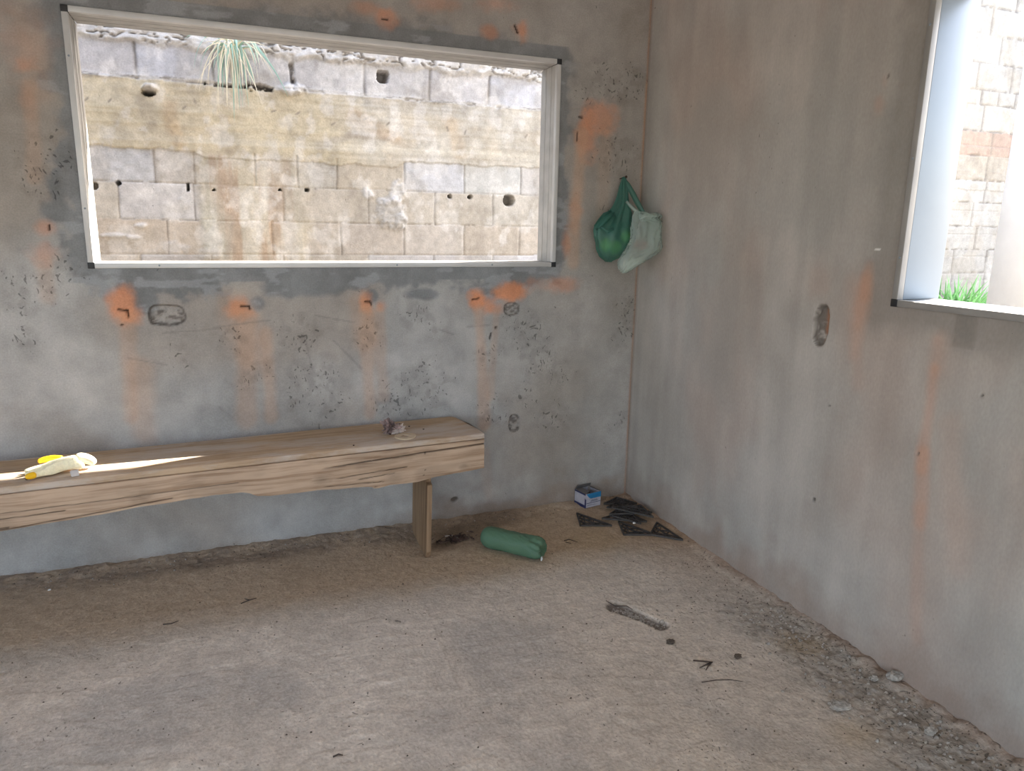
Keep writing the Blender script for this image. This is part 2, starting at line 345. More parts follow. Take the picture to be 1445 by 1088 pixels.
    for px, py, r in ((70, 210, 40), (60, 245, 30), (30, 430, 26), (95, 385, 30), (45, 405, 30), (32, 475, 16), (255, 500, 24), (330, 480, 20), (362, 530, 26), (440, 545, 40), (455, 570, 36), (425, 535, 24), (520, 470, 26), (560, 560, 40), (600, 555, 36), (590, 440, 28), (610, 462, 20), (600, 515, 26), (630, 540, 26),
                      (745, 490, 30), (765, 510, 30), (785, 525, 26), (700, 580, 26), (745, 560, 22), (870, 120, 30), (890, 110, 34), (875, 225, 40), (818, 140, 26), (890, 430, 26), (885, 470, 30), (875, 590, 24), (850, 100, 26), (860, 300, 20), (740, 470, 30), (420, 470, 40), (780, 590, 30), (690, 500, 26), (720, 455, 16)):
        u, v = P(px, py); pock = np.maximum(pock, spot(X, Z, u, v, r*S, r*S, n2, 1.6, .7))
    c = mixc(c, pock*ss(.45, .65, n3)*.22, srgb(96, 90, 86))
    pock = np.clip(pock*.85+.12+.25*ss(.5, .75, n1), 0, 1)
    # relief: hollows chased out for sockets, drill slots, dents
    y = (n1-.5)*.005+(n2-.5)*.0022
    for px, py, w, h in ((235, 445, 22, 14), (722, 436, 13, 9.5), (726, 597, 9.5, 15)):
        u, v = P(px, py); q = np.abs((X-u)/(w*S))**3+np.abs((Z-v)/(h*S))**3+(n2-.5)*.9+(n3-.5)*.5
        hol = 1-ss(.82, 1.05, q); edge = (1-ss(.95, 1.25, q))*ss(.55, .9, q)
        y = y+hol*(.015+.018*(n3-.5)+.014*(fbm(X*55, Z*90, 61, 3)-.5)); c = mixc(c, hol*.3, srgb(168, 162, 156)); c = mixc(c, hol*(1-ss(.36, .54, fbm(X*55, Z*90, 61, 3)))*.75, srgb(92, 84, 80)); c = mixc(c, edge*.75, srgb(84, 76, 70))  # dark rims and patches paint shading into the socket hollows
    for a, b in (((167, 437), (180, 438)), ((179, 437), (181, 447)), ((340, 432), (352, 432)), ((352, 432), (353, 436)), ((515, 426), (523, 426)), ((523, 426), (524, 430)), ((667, 423), (676, 421)), ((815, 187), (815, 198)), ((817, 165), (822, 166)), ((903, 3), (908, 3)), ((540, 26), (547, 28)), ((727, 36), (731, 46)), ((69, 318), (69, 324)), ((693, 470), (692, 478))):
        s_ = seg(X, Z, P(*a), P(*b), .0028, None, 0, .5); y = y+s_*.012; c = mixc(c, s_*.9, (.012, .01, .009))
    for px, py, r in ((641, 705, 5), (880, 340, 2), (172, 458, 2), (700, 462, 2)):
        u, v = P(px, py); q = spot(X, Z, u, v, r*S, r*S*.8, n3, 1.2, .3); y = y+q*.012; c = mixc(c, q*.8, srgb(60, 52, 46))
    for a_, b_ in (((300, 462), (380, 452)), ((470, 480), (510, 520)), ((430, 475), (440, 520)), ((180, 505), (235, 515)), ((620, 465), (640, 472)), ((660, 461), (690, 459)), ((230, 470), (310, 464)), ((310, 575), (330, 590)), ((445, 445), (500, 455))):
        c = mixc(c, seg(X, Z, P(*a_), P(*b_), .003, n3, 1.5, .6)*.35, srgb(110, 106, 104))
    # rising dirt at the foot
    foot = 1-ss(0, .16, Z+(n2-.5)*.2); c = mixc(c, foot*.5*ss(-1.5, -.7, X), srgb(132, 104, 82)); c = mixc(c, (1-ss(0, .03, Z+(n3-.5)*.03))*.35, srgb(112, 98, 86))
    c = mixc(c, ss(-.012, -.004, X)*(.35+.3*n2), srgb(156, 110, 80))
    xc, zc = (xs[:-1]+xs[1:])/2, (zs[:-1]+zs[1:])/2
    keep = ~(((xc > hx0) & (xc < hx1))[:, None] & ((zc > hz0) & (zc < hz1))[None, :])
    V = np.stack([X, y, Z], -1).reshape(-1, 3); Q = grid_quads(*X.shape, keep=keep)
    BV, BQ = boxes_np([(ROOM_X-.15, .05, -.3, hx0, DEP, ROOM_Z+.1), (hx1, .05, -.3, .15, DEP, ROOM_Z+.1), (hx0, .05, -.3, hx1, DEP, hz0), (hx0, .05, hz1, hx1, DEP, ROOM_Z+.1)])
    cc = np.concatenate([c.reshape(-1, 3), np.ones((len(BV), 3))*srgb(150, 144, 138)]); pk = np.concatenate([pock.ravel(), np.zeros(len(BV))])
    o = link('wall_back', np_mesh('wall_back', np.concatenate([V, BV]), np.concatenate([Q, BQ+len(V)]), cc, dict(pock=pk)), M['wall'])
    return tag(o, 'grey cement-rendered wall with orange streaks around the long low window', 'wall', kind='structure')
back_wall()

# ------------------------------------------------------------------ right wall
def right_wall():
    hy0, hy1, hz0, hz1 = RY0-.012, RY1+.012, RZ0+.012, RZ1-.012
    ys = lines(0., .005, hy0, .005, -2.06, .1, hy1, .1, ROOM_Y); zs = lines(-.05, .01, 0, .005, hz0, .005, hz1, .005, 2.16, .1, ROOM_Z+.1)
    Y, Z = np.meshgrid(ys, zs, indexing='ij')
    n1 = fbm(Y*2.6+40, Z*2.2, 71, 5); n2 = fbm(Y*10, Z*9, 75, 4); n3 = fbm(Y*36, Z*36, 78, 3); nv = fbm(Y*20, Z*1.6, 82, 4)
    c = np.ones(Y.shape+(3,))*srgb(170, 163, 156)
    c = c*(1+(n1-.5)*.34)[..., None]*(1+(n2-.5)*.16)[..., None]*(1+(nv-.5)*.2)[..., None]
    c = mixc(c, ss(.42, .7, fbm(Y*3, Z*1.3+9, 91, 4))*.4, srgb(160, 138, 126))
    c = mixc(c, ss(.5, .7, fbm(Y*4, Z*2+3, 95, 4))*.3, srgb(150, 150, 146))
    P = lambda px, py: at(px, py, 0, 0.)[[1, 2]]
    dyo = np.maximum(np.maximum(Y-RY0, RY1-Y), 0); dzo = np.maximum(np.maximum(RZ0-Z, Z-RZ1), 0)
    wob = (n2-.5)*.12
    m = 1-ss(.03, .12, np.sqrt(dyo**2+dzo**2)+wob); c = mixc(c, m*.55, srgb(128, 122, 116))
    org, pale = srgb(200, 142, 108), srgb(190, 146, 118)
    for px, py, rx, rz, k in ((1223, 400, 10, 18, .5), (1215, 430, 14, 24, .3), (1240, 145, 10, 12, .3), (1248, 115, 7, 10, .2), (1320, 480, 14, 12, .3), (1165, 462, 4, 20, .6), (1150, 395, 30, 20, .12)):
        u, v = P(px, py); c = mixc(c, spot(Y, Z, u, v, rx*S*.62, rz*S*.8, n2, 2.4, .8)*k*.7, org)
    for a, b, w, k in (((1318, 520), (1300, 660), 9, .42), ((1303, 640), (1298, 740), 10, .4), ((1296, 720), (1292, 900), 11, .22), ((1222, 400), (1205, 500), 12, .24), ((1340, 600), (1350, 800), 18, .16), ((1205, 400), (1210, 540), 14, .14), ((1325, 480), (1320, 520), 14, .25)):
        c = mixc(c, seg(Y, Z, P(*a), P(*b), w*S*.65, n2*.5+nv*.5, 1.6, .9)*k*.68, org)
    # darker trowelled tab under the window sill
    (ya, za), (yb, zb) = P(1347, 462), P(1374, 494); tab = (ss(yb-.004, yb+.004, Y)*(1-ss(ya-.004, ya+.004, Y))*ss(zb-.004, zb+.004, Z)*(1-ss(za+.06, za+.08, Z)))
    c = mixc(c, tab*.45, srgb(118, 112, 106)); x = (n1-.5)*.004+(n2-.5)*.0016
    # chased socket hollow
    u, v = P(1158, 460); q = np.abs((Y-u)/.030)**3+np.abs((Z-v)/.066)**3+(n2-.5)*.9+(n3-.5)*.6
    hol = 1-ss(.82, 1.08, q); edge = (1-ss(.95, 1.3, q))*ss(.5, .9, q)
    x = x+hol*(.016+.02*(n3-.5)); c = mixc(c, hol*(1-ss(.38, .56, n3))*.7, srgb(88, 78, 70)); c = mixc(c, edge*.7, srgb(90, 80, 72)); c = mixc(c, hol*(1-ss(u-.02, u-.004, Y))*.6, srgb(176, 118, 82))  # dark rim and mottling are painted-in shading of the hollow
    for px, py, r in ((1170, 573, 1.6), (1148, 705, 2), (1386, 558, 1.7), (1253, 107, 1.8), (975, 150, 1.3), (1295, 640, 1.2)):
        u, v = P(px, py); q = spot(Y, Z, u, v, r*S*.8, r*S, n3, 1., .3); x = x+q*.008; c = mixc(c, q*.8, srgb(58, 52, 48))
    c = mixc(c, seg(Y, Z, P(1235, 351), P(1242, 353), .002), srgb(225, 222, 218))
    c = mixc(c, (1-ss(0, .22, Z+(n2-.5)*.22))*.42, srgb(138, 108, 90)); c = mixc(c, ss(-.02, -.004, Y)*.3, srgb(120, 92, 74))
    pock = np.clip(.1+.35*ss(.6, .8, n1), 0, 1)
    yc, zc = (ys[:-1]+ys[1:])/2, (zs[:-1]+zs[1:])/2
    keep = ~(((yc < hy0) & (yc > hy1))[:, None] & ((zc > hz0) & (zc < hz1))[None, :])
    V = np.stack([x, Y, Z], -1).reshape(-1, 3); Q = grid_quads(*Y.shape, keep=keep)
    BV, BQ = boxes_np([(.05, hy0, -.3, DEP, .15, ROOM_Z+.1), (.05, ROOM_Y-.15, -.3, DEP, hy1, ROOM_Z+.1), (.05, hy1, -.3, DEP, hy0, hz0), (.05, hy1, hz1, DEP, hy0, ROOM_Z+.1)])
    cc = np.concatenate([c.reshape(-1, 3), np.ones((len(BV), 3))*srgb(150, 144, 138)]); pk = np.concatenate([pock.ravel(), np.zeros(len(BV))])
    o = link('wall_right', np_mesh('wall_right', np.concatenate([V, BV]), np.concatenate([Q, BQ+len(V)]), cc, dict(pock=pk)), M['wall_smooth'])
    return tag(o, 'smoother grey-brown cement wall on the right with one orange streak', 'wall', kind='structure')
right_wall()

# ------------------------------------------------------------------ floor
FC = {}
def floor_z(x, y):
    i = np.clip(np.searchsorted(FC['x'], x)-1, 0, len(FC['x'])-2); j = np.clip(np.searchsorted(FC['y'], y)-1, 0, len(FC['y'])-2)
    return float(FC['z'][i:i+2, j:j+2].mean())
def floor():
    xs = lines(ROOM_X, .12, -2.75, .005, 0.02); ys = lines(ROOM_Y, .12, -2.06, .005, .02)
    X, Y = np.meshgrid(xs, ys, indexing='ij')
    n1 = fbm(X*2.2, Y*2.2, 101, 5); n2 = fbm(X*9, Y*9, 105, 4); n3 = fbm(X*34, Y*34, 108, 4)
    wx, wy = X+.25*(fbm(X*2.5, Y*2.5, 111, 3)-.5), Y+.22*(fbm(X*2.1, Y*2.4, 114, 3)-.5)+.06*X
    r1 = fbm(wx*5, wy*30, 117, 3); rid = ss(.5, .72, r1)
    r2 = np.abs(fbm(wx*4, wy*17, 121, 3)-.5)*2; thin = 1-ss(.0, .09, r2)
    zone = ss(-.42, -.75, Y)*(.35+.65*ss(-.35, -.9, X))
    crk = (1-ss(.0, .05, np.abs(fbm(wx*9+3, wy*22, 127, 4)-.5)*2))*(n3 > .42); z = (n1-.5)*.006+(n3-.5)*.0026+(fbm(X*95, Y*95, 125, 2)-.5)*.0016-crk*zone*.0012+zone*(rid*.0014+thin*.0009*(n2 > .45))
    c = np.ones(X.shape+(3,))*srgb(192, 179, 165)
    c = c*(1+(n1-.5)*.25)[..., None]*(1+(n2-.5)*.25)[..., None]*(1+(n3-.5)*.22)[..., None]
    c = mixc(c, ss(.5, .7, fbm(X*3, Y*3+5, 131, 4))*.5, srgb(164, 156, 148))
    # browner strip toward the back wall, painting in the shade below the window
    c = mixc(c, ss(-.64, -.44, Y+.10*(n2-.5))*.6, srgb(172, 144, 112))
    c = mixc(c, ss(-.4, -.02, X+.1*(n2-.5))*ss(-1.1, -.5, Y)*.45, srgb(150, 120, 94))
    # seams
    P = lambda px, py: at(px, py, 2, 0.)[:2]
    for a, b, w in (((596, 850), (612, 890), .006), ((612, 890), (650, 985), .006), ((318, 1075), (330, 985), .01), ((330, 985), (345, 950), .008)):
        s_ = seg(X, Y, P(*a), P(*b), w, n3, 2.6, .9); z = z+s_*.0012
    # heaps of dirt along the foot of the walls
    lump = fbm(X*26, Y*26, 141, 4); lump2 = fbm(X*60, Y*60, 145, 3)
    band = (1-ss(.16, .30, -X+.16*(n2-.5)-.05*ss(-1.6, -1.9, Y)))*ss(-.85, -1.2, Y)
    z = z+band*(.003+.012*np.clip(lump-.38, 0, 1)+.006*(lump2-.5)); c = mixc(c, band*(.3+.3*ss(.4, .6, lump)), srgb(136, 129, 120))
    c = mixc(c, band*ss(.6, .7, lump2)*.5, srgb(160, 154, 148)); c = mixc(c, band*(1-ss(.3, .42, lump2))*.35, srgb(78, 70, 62))
    fil = (1-ss(0, .06, -X+.05*(n2-.5))); z = z+fil*.012*(.5+lump); c = mixc(c, fil*.5, srgb(142, 112, 92))
    bk = 1-ss(.0, .085, -Y+.07*(n2-.5)); z = z+bk*.012*(.4+lump); 
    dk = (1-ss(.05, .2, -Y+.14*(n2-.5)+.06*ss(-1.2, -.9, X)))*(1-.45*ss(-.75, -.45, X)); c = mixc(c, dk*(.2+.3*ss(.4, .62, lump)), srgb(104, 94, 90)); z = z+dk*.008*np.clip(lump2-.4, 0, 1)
    # hollow with rubble
    a, b = P(868, 856), P(932, 882); h = seg(X, Y, a, b, .026, n2*.5+n3*.5, 1.2, .35); z = z-h*.010; c = mixc(c, h*.8, srgb(96, 86, 79))
    for px, py, rx, ry, k in ((1130, 912, .07, .06, .3), (1205, 1035, .06, .05, .3), (830, 760, .12, .1, .25)):
        u, v = P(px, py); c = mixc(c, spot(X, Y, u, v, rx, ry, n2, 1., .6)*k, srgb(170, 142, 100))
    for px, py, rx, ry, k in ((640, 755, .16, .10, .55), (700, 735, .12, .05, .4), (620, 770, .06, .05, .4), (300, 795, .3, .05, .35)):
        u, v = P(px, py); c = mixc(c, spot(X, Y, u, v, rx, ry, n2*.5+lump*.5, 2., .7)*k, srgb(84, 70, 62))
    pk = np.clip(.25+.5*ss(.45, .7, n2)+.3*band+.3*ss(-1.1, -.2, X)*ss(-.5, -.9, Y), 0, 1)
    FC.update(x=xs, y=ys, z=z)
    V = np.stack([X, Y, z], -1).reshape(-1, 3); BV, BQ = boxes_np([(ROOM_X-.15, ROOM_Y-.15, -.3, .1, .1, -.03)])
    cc = np.concatenate([c.reshape(-1, 3), np.ones((len(BV), 3))*.3])
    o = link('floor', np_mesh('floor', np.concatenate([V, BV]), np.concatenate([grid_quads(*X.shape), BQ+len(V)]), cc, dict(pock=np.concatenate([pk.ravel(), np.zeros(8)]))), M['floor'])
    tag(o, 'dusty beige-grey rough screed floor with trowel ridges and dirt along the walls', 'floor', kind='structure')
floor()

# ------------------------------------------------------------------ rest of the shell (behind the camera)
def shell(name, boxes, m, label, cat):
    V, Q = boxes_np(boxes); o = link(name, np_mesh(name, V, Q, smooth=False), m); return tag(o, label, cat, kind='structure')
LW = (-4.6, -1.6, .0, 2.25)          # opening added to the left wall to let in fill light: y0 y1 z0 z1
FWN = (-4.4, -.6, .0, 2.25)          # opening added to the front wall for more fill: x0 x1 z0 z1
shell('wall_left', [(ROOM_X-.15, ROOM_Y-.15, -.3, ROOM_X, LW[0], ROOM_Z+.1), (ROOM_X-.15, LW[1], -.3, ROOM_X, .05, ROOM_Z+.1), (ROOM_X-.15, LW[0], LW[3], ROOM_X, LW[1], ROOM_Z+.1)], M['plain'], 'unseen rendered wall on the left with a wide opening added for fill light', 'wall')
shell('wall_front', [(ROOM_X, ROOM_Y-.15, -.3, FWN[0], ROOM_Y, ROOM_Z+.1), (FWN[1], ROOM_Y-.15, -.3, .05, ROOM_Y, ROOM_Z+.1), (FWN[0], ROOM_Y-.15, FWN[3], FWN[1], ROOM_Y, ROOM_Z+.1)], M['plain'], 'unseen rendered wall behind the viewer with a wide opening added to let daylight in', 'wall')
shell('ceiling', [(ROOM_X-.3, ROOM_Y-.3, ROOM_Z, 1.05, .62, ROOM_Z+.14)], M['plain'], 'unseen concrete roof slab overhanging the back and right walls', 'ceiling')
shell('ground_outside', [(-30, -30, -.5, 30, 30, -.12)], M['earth'], 'dry earth ground around the building', 'ground')

# ------------------------------------------------------------------ window frames
def make_window(name, label, to_world, u0, u1, z0, z1, reveal, lipmat, screws, tracks=True):
    """u runs along the wall, d is depth into the wall (negative = into the room)"""
    root = empty(name); tag(root, label, 'window', kind='structure')
    def bar(nm, boxes, m):
        V, Q = boxes_np(boxes); V = np.array([to_world(*v) for v in V]); me = np_mesh(nm, V, Q, smooth=False)
        bm = bmesh.new(); bm.from_mesh(me); bmesh.ops.recalc_face_normals(bm, faces=bm.faces[:]); bm.to_mesh(me); bm.free()
        o = link(nm, me, m, root); b = o.modifiers.new('bevel', 'BEVEL'); b.width = .0012; b.segments = 2; return o
    c = .019
    def section(side):
        lo, hi = {'l': (u0, u0+LIP), 'r': (u1-LIP, u1), 'b': (z0, z0+LIP), 't': (z1-LIP, z1)}[side]
        sgn = 1 if side in 'lb' else -1; e = hi if side in 'lb' else lo        # e = face of the reveal
        out = []
        def put(a0, a1, d0, d1):
            a0, a1 = min(a0, a1), max(a0, a1)
            out.append((u0+c, d0, a0, u1-c, d1, a1) if side in 'bt' else (a0, d0, z0+c, a1, d1, z1-c))
        put(lo, hi, -.009, .012)                               # lip standing just proud of the wall
        put(e-sgn*.02, e-sgn*.0, .0121, DEP)                   # reveal lining
        if tracks: put(e, e+sgn*.0015, .045, .056); put(e, e+sgn*.0015, .098, .106)    # two low tracks
        return out
    for side, nm in (('b', 'frame_rail'), ('t', 'frame_rail'), ('l', 'frame_stile'), ('r', 'frame_stile')):
        s = section(side); o = bar(nm, s[:1], lipmat); r = bar('reveal_lining', s[1:], reveal); r.parent = o
    for uu in (u0, u1-c):
        for zz in (z0, z1-c):
            o = bar('corner_cap', [(uu-.001, -.0105, zz-.001, uu+c+.001, .012, zz+c+.001)], M['cap']); o['label'] = 'black plastic corner cap'
    for (uu, zz) in screws:
        bm = bmesh.new(); bmesh.ops.create_icosphere(bm, subdivisions=2, radius=.0035)
        for v in bm.verts: v.co = to_world(uu+v.co.x, -.009+v.co.y*.5, zz+v.co.z)
        bm_obj('screw', bm, M['alu_pale'], root, True)
    return root
make_window('window_1', 'long low window opening in the back wall with grey aluminium frame and no glass', lambda u, d, z: (u, d, z), WX0, WX1, WZ0, WZ1, M['reveal'], M['alu'], [(WX0+.009, 1.78), (WX0+.009, 1.3), (-1.95, WZ0+.009), (-1.1, WZ0+.009), (-.7, WZ0+.009)])
make_window('window_2', 'window opening at the right edge with pale blue-grey frame, no glass', lambda u, d, z: (d, -u, z), -RY0, -RY1, RZ0, RZ1, M['alu_pale'], M['alu_dull'], [(-RY0+.009, 1.79), (-RY0+.009, 1.46), (-RY0+.009, 1.2)], False)

# ------------------------------------------------------------------ outer block wall across the passage
OY = 1.5; OTOP = 3.2
def outer_wall():
    P = lambda px, py: at(px, py, 1, OY)[[0, 2]]
    px2x = lambda px, py: at(px, py, 1, OY)[0]
    # ---- near section seen through the back window
    xs = lines(-5.5, .1, -2.6, .006, .55, .1, 3.3, .01, 5.3, .1, 9.); zs = lines(-.5, .1, .55, .01, .98, .006, 2.32, .01, OTOP)
    X, Z = np.meshgrid(xs, zs, indexing='ij')
    n1 = fbm(X*2.3, Z*2.3, 201, 5); n2 = fbm(X*9, Z*9, 205, 4); n3 = fbm(X*40, Z*40, 208, 3); nv = fbm(X*18, Z*1.2, 212, 4)
    left = X < 2.0
    y = (n2-.5)*.004+(n3-.5)*.003; c = np.ones(X.shape+(3,))*srgb(205, 198, 190)
    block_tones = [srgb(206, 200, 198), srgb(196, 190, 186), srgb(212, 208, 210), srgb(200, 188, 172), srgb(208, 194, 176)]
    k = RNG.integers(0, 5, 4000)
    def course(z0, z1, joints, tones=None, jw=.005, dark=.5, light=0.):
        nonlocal y, c
        zz0, zz1 = z0+(n2-.5)*.012, z1+(n2-.5)*.012
        m = (Z >= zz0) & (Z < zz1)
        js = sorted(joints); idx = np.searchsorted(js, X)
        for i in range(len(js)+1):
            mm = m & (idx == i); t = tones[i % len(tones)] if tones else block_tones[k[int(z0*37) % 997+i]]
            c[mm] = t
        for j in js:
            s_ = np.exp(-((X-j+(n2-.5)*.012)/jw)**2)*m; y = y+s_*.007; c = mixc(c, s_*dark, srgb(96, 88, 84))
        s_ = np.exp(-((Z-zz0)/.005)**2); msk = (X >= -9); y = y+s_*.006*m; c = mixc(c, s_*m*dark*.7, srgb(110, 100, 92))
    xl = -4.9
    def row(px_list, py, step=.39):
        j = [px2x(p, py) for p in px_list]; a, b = min(j), max(j)
        return [a-step*i for i in range(1, 10)][::-1]+j+[b+step*i for i in range(1, 8)]
    for zc in np.arange(-.5, .9, .2): course(zc, zc+.2, np.arange(-5.4, 3, .4)+(.2 if round(zc*5) % 2 else 0))
    course(.89, 1.085, row([100, 200, 300, 400, 520, 612, 695], 372))
    course(1.085, 1.268, row([133, 237, 384, 481, 570, 655, 733], 330), [srgb(200, 186, 170), srgb(206, 192, 178), srgb(208, 196, 184), srgb(200, 184, 166), srgb(202, 186, 168), srgb(206, 190, 172)])
    course(1.268, 1.458, row([168, 275, 400, 520, 614, 695], 290), [srgb(204, 192, 176), srgb(202, 190, 174), srgb(200, 188, 172), srgb(206, 196, 182), srgb(208, 204, 204), srgb(212, 206, 202)])
    course(1.458, 1.628, row([219, 275, 360, 420, 475, 570, 655, 735], 250), [srgb(200, 200, 204), srgb(196, 188, 180), srgb(204, 188, 164), srgb(206, 190, 164), srgb(196, 188, 176), srgb(204, 190, 170), srgb(220, 220, 226), srgb(214, 212, 208), srgb(212, 206, 202)])
    ja = [px2x(p, q) for p, q in ((190, 82), (300, 95), (413, 103), (514, 115), (606, 122), (690, 128))]
    ja = [ja[0]-.39*i for i in range(1, 9)]+ja+[ja[-1]+.38*i for i in range(1, 7)]
    # ring beam band, yellowish, cast against boards
    bb = 1.628+.03*ss(-1.9, -1.7, X)*0+(n2-.5)*.03-.03*(ss(-1.86, -1.80, X)*(1-ss(-.78, -.7, X)))
    band = (Z >= bb) & (Z < 1.974+(n2-.5)*.02); bt = srgb(222, 205, 168)*np.ones(X.shape+(3,))
    bt = mixc(bt, ss(-1.35, -.7, X+.6*(n1-.5))*.75, srgb(206, 200, 192)); bt = mixc(bt, ss(.5, .68, fbm(X*3, Z*14, 231, 4))*.3, srgb(226, 218, 200)); bt = mixc(bt, ss(.52, .7, fbm(X*4, Z*6, 235, 4))*.3, srgb(202, 178, 138))
    bt = mixc(bt, ss(.55, .7, fbm(X*12, Z*9, 237, 4))*ss(1.86, 1.96, Z)*.5, srgb(150, 144, 136)); c = np.where(band[..., None], bt, c); y = np.where(band, y-.006-.0015*ss(.5, .6, fbm(X*1.2, Z*45, 239, 2)), y)
    # stain arcs on the band
    for a, b, w, col, kk in (((450, 205), (500, 190), 5, (178, 164, 148), .6), ((500, 190), (545, 194), 5, (178, 164, 148), .6), ((545, 194), (582, 212), 4, (170, 150, 126), .6), ((500, 165), (560, 195), 9, (196, 158, 108), .5), ((635, 175), (648, 218), 10, (210, 180, 138), .5), ((240, 150), (250, 200), 9, (214, 172, 110), .5), ((200, 140), (210, 170), 9, (150, 138, 118), .4), ((265, 215), (410, 222), 5, (190, 170, 140), .5), ((130, 190), (760, 222), 4, (232, 222, 200), .5), ((520, 150), (700, 160), 8, (160, 154, 146), .35)):
        c = mixc(c, seg(X, Z, P(*a), P(*b), w*.0041, n2, 1.2, .6)*kk*left, srgb(*col))
    course(1.974, 2.150, ja, [srgb(194, 190, 190), srgb(198, 194, 194), srgb(190, 186, 186), srgb(202, 198, 200), srgb(204, 204, 212)], jw=.008, dark=.9)
    # lumpy white mortar on the top bed and along the lower bed of that course
    lum = fbm(X*24, Z*40, 241, 4); crk = np.abs(fbm(X*9, Z*26, 245, 4)-.5)*2
    top = left*ss(2.125, 2.16, Z+(n2-.5)*.06)*(1-ss(2.26, 2.30, Z)); y = y-top*(.02*lum+.008); c = mixc(c, top, srgb(226, 222, 218)); c = mixc(c, top*(1-ss(.02, .10, crk))*.75, srgb(110, 102, 96)); y = y+top*(1-ss(.02, .10, crk))*.014
    bed = left*np.exp(-((Z-1.978+(n2-.5)*.03)/.011)**2); y = y-bed*.010*lum; c = mixc(c, bed*.8, srgb(222, 216, 208)); c = mixc(c, bed*(1-ss(.02, .12, crk))*.8, srgb(96, 88, 80))
    gap = seg(X, Z, P(350, 122), P(395, 127), .016, n3, 1., .4)+seg(X, Z, P(290, 118), P(345, 123), .008, n3, 1., .4); gap = np.clip(gap, 0, 1)*ss(.42, .5, lum); y = y+gap*.05; c = mixc(c, gap*.9, srgb(70, 60, 50))
    v0 = seg(X, Z, P(410, 85), P(414, 122), .012, n3, .8, .4); y = y+v0*.03*ss(.4, .55, lum); c = mixc(c, v0*ss(.45, .55, lum)*.8, srgb(90, 82, 76)); c = mixc(c, v0*(1-ss(.45, .55, lum)), srgb(224, 220, 216))
    for px, py, rx, rz in ((412, 126, 14, 7),):
        u, v = P(px, py); s_ = spot(X, Z, u, v, rx*.0041, rz*.0041, n3, 1., .4); y = y-s_*.025; c = mixc(c, s_, srgb(236, 234, 232))
    # rendered vertical smear between the lower blocks
    sm = ss(-1.86, -1.82, X+(n2-.5)*.05)*(1-ss(-1.31, -1.25, X+(n2-.5)*.1))*(1-ss(1.60, 1.63, Z+(n2-.5)*.05)); y = y-sm*.006
    st = mixc(mixc(np.ones(X.shape+(3,))*srgb(206, 192, 164), ss(.42, .62, nv), srgb(216, 202, 176)), ss(.5, .66, fbm(X*15, Z*1.5, 251, 5))*.85, srgb(184, 146, 106)); st = mixc(st, ss(.5, .7, fbm(X*7, Z*2, 255, 4))*.45, srgb(164, 152, 138)); st = mixc(st, ss(.55, .68, fbm(X*10+7, Z*1.1, 257, 4))*.7, srgb(232, 222, 204))
    st = mixc(st, spot(X, Z, *P(300, 330), .09, .16, n2, 1., .6)*.45, srgb(190, 198, 190)); c = c*(1-sm[..., None]*.92)+st*sm[..., None]*.92
    for qx, qy, sl in ((122, 140, -1), (155, 142, -1), (260, 152, -1), (275, 143, 2.5), (386, 157, -.3), (420, 160, -.6), (515, 168, -.5), (547, 175, -1), (631, 182, 3), (656, 187, -2.5), (742, 192, -1.5), (470, 175, -.6)):
        k_ = 2.6/math.hypot(1, sl); c = mixc(c, seg(X, Z, P(qx-k_, qy-sl*k_), P(qx+k_, qy+sl*k_), .005)*.75, srgb(110, 94, 80))
    # thrown white mortar
    for px, py, rx, rz, h in ((552, 300, 20, 20, .018), (560, 272, 13, 13, .014), (520, 273, 8, 8, .012), (566, 312, 8, 10, .012), (540, 285, 9, 6, .01), (200, 318, 9, 4, .01), (160, 332, 12, 3, .008), (190, 335, 8, 3, .008), (245, 350, 16, 10, .004), (295, 358, 16, 8, .004), (265, 275, 10, 16, .003)):
        u, v = P(px, py); s_ = spot(X, Z, u, v, rx*.0041, rz*.0041, n2*.5+n3*.5, 1.3, .3); y = y-s_*h*(.5+lum); c = mixc(c, s_*(.9 if h > .005 else .5), srgb(232, 228, 226))
    # knocked-out holes
    for px, py, rx, rz, p_ in ((540, 108, 8, 8, 5), (718, 283, 9, 8, 2.2), (635, 277, 3, 2.6, 2), (663, 278, 3.4, 3, 2), (131, 262, 6, 5, 2), (167, 258, 2.5, 2.5, 2), (265, 264, 2, 5, 3), (210, 131, 7.5, 4.5, 2.), (302, 268, 1.6, 1.6, 2), (395, 268, 2, 1.6, 2), (433, 268, 3, 2, 2)):
        u, v = P(px, py); q = np.abs((X-u)/(rx*.0041))**p_+np.abs((Z-v)/(rz*.0041))**p_+(n3-.5)*.5
        h_ = 1-ss(.8, 1.1, q); y = y+h_*.09; c = mixc(c, h_*.75, srgb(70, 62, 56))
    u, v = P(210, 124); s_ = spot(X, Z, u, v, 9*.0041, 4*.0041, n3, .8, .3); y = y-s_*.05; c = mixc(c, s_, srgb(214, 206, 196))
    # ring on a block
    u, v = P(627, 114); rr = np.sqrt((X-u)**2+(Z-v)**2); s_ = np.exp(-((rr-.018)/.003)**2)*(Z > v-.012); y = y+s_*.004; c = mixc(c, s_*.5, srgb(120, 114, 110))
    # courses above
    for i, z0 in enumerate((2.29, 2.49, 2.69, 2.89, 3.09)):
        mm = left & (Z >= z0) & (Z < z0+.2)
        js = np.arange(-5.4, 2, .4)+(.2 if i % 2 else 0); g = np.abs(((X-js[0])+.2) % .4-.2)
        s_ = mm*np.maximum(np.exp(-(g/.006)**2), np.exp(-((Z-z0)/.006)**2)); c = np.where(mm[..., None], srgb(206, 202, 198), c); y = y+s_*.006; c = mixc(c, s_*.5, srgb(110, 104, 100))
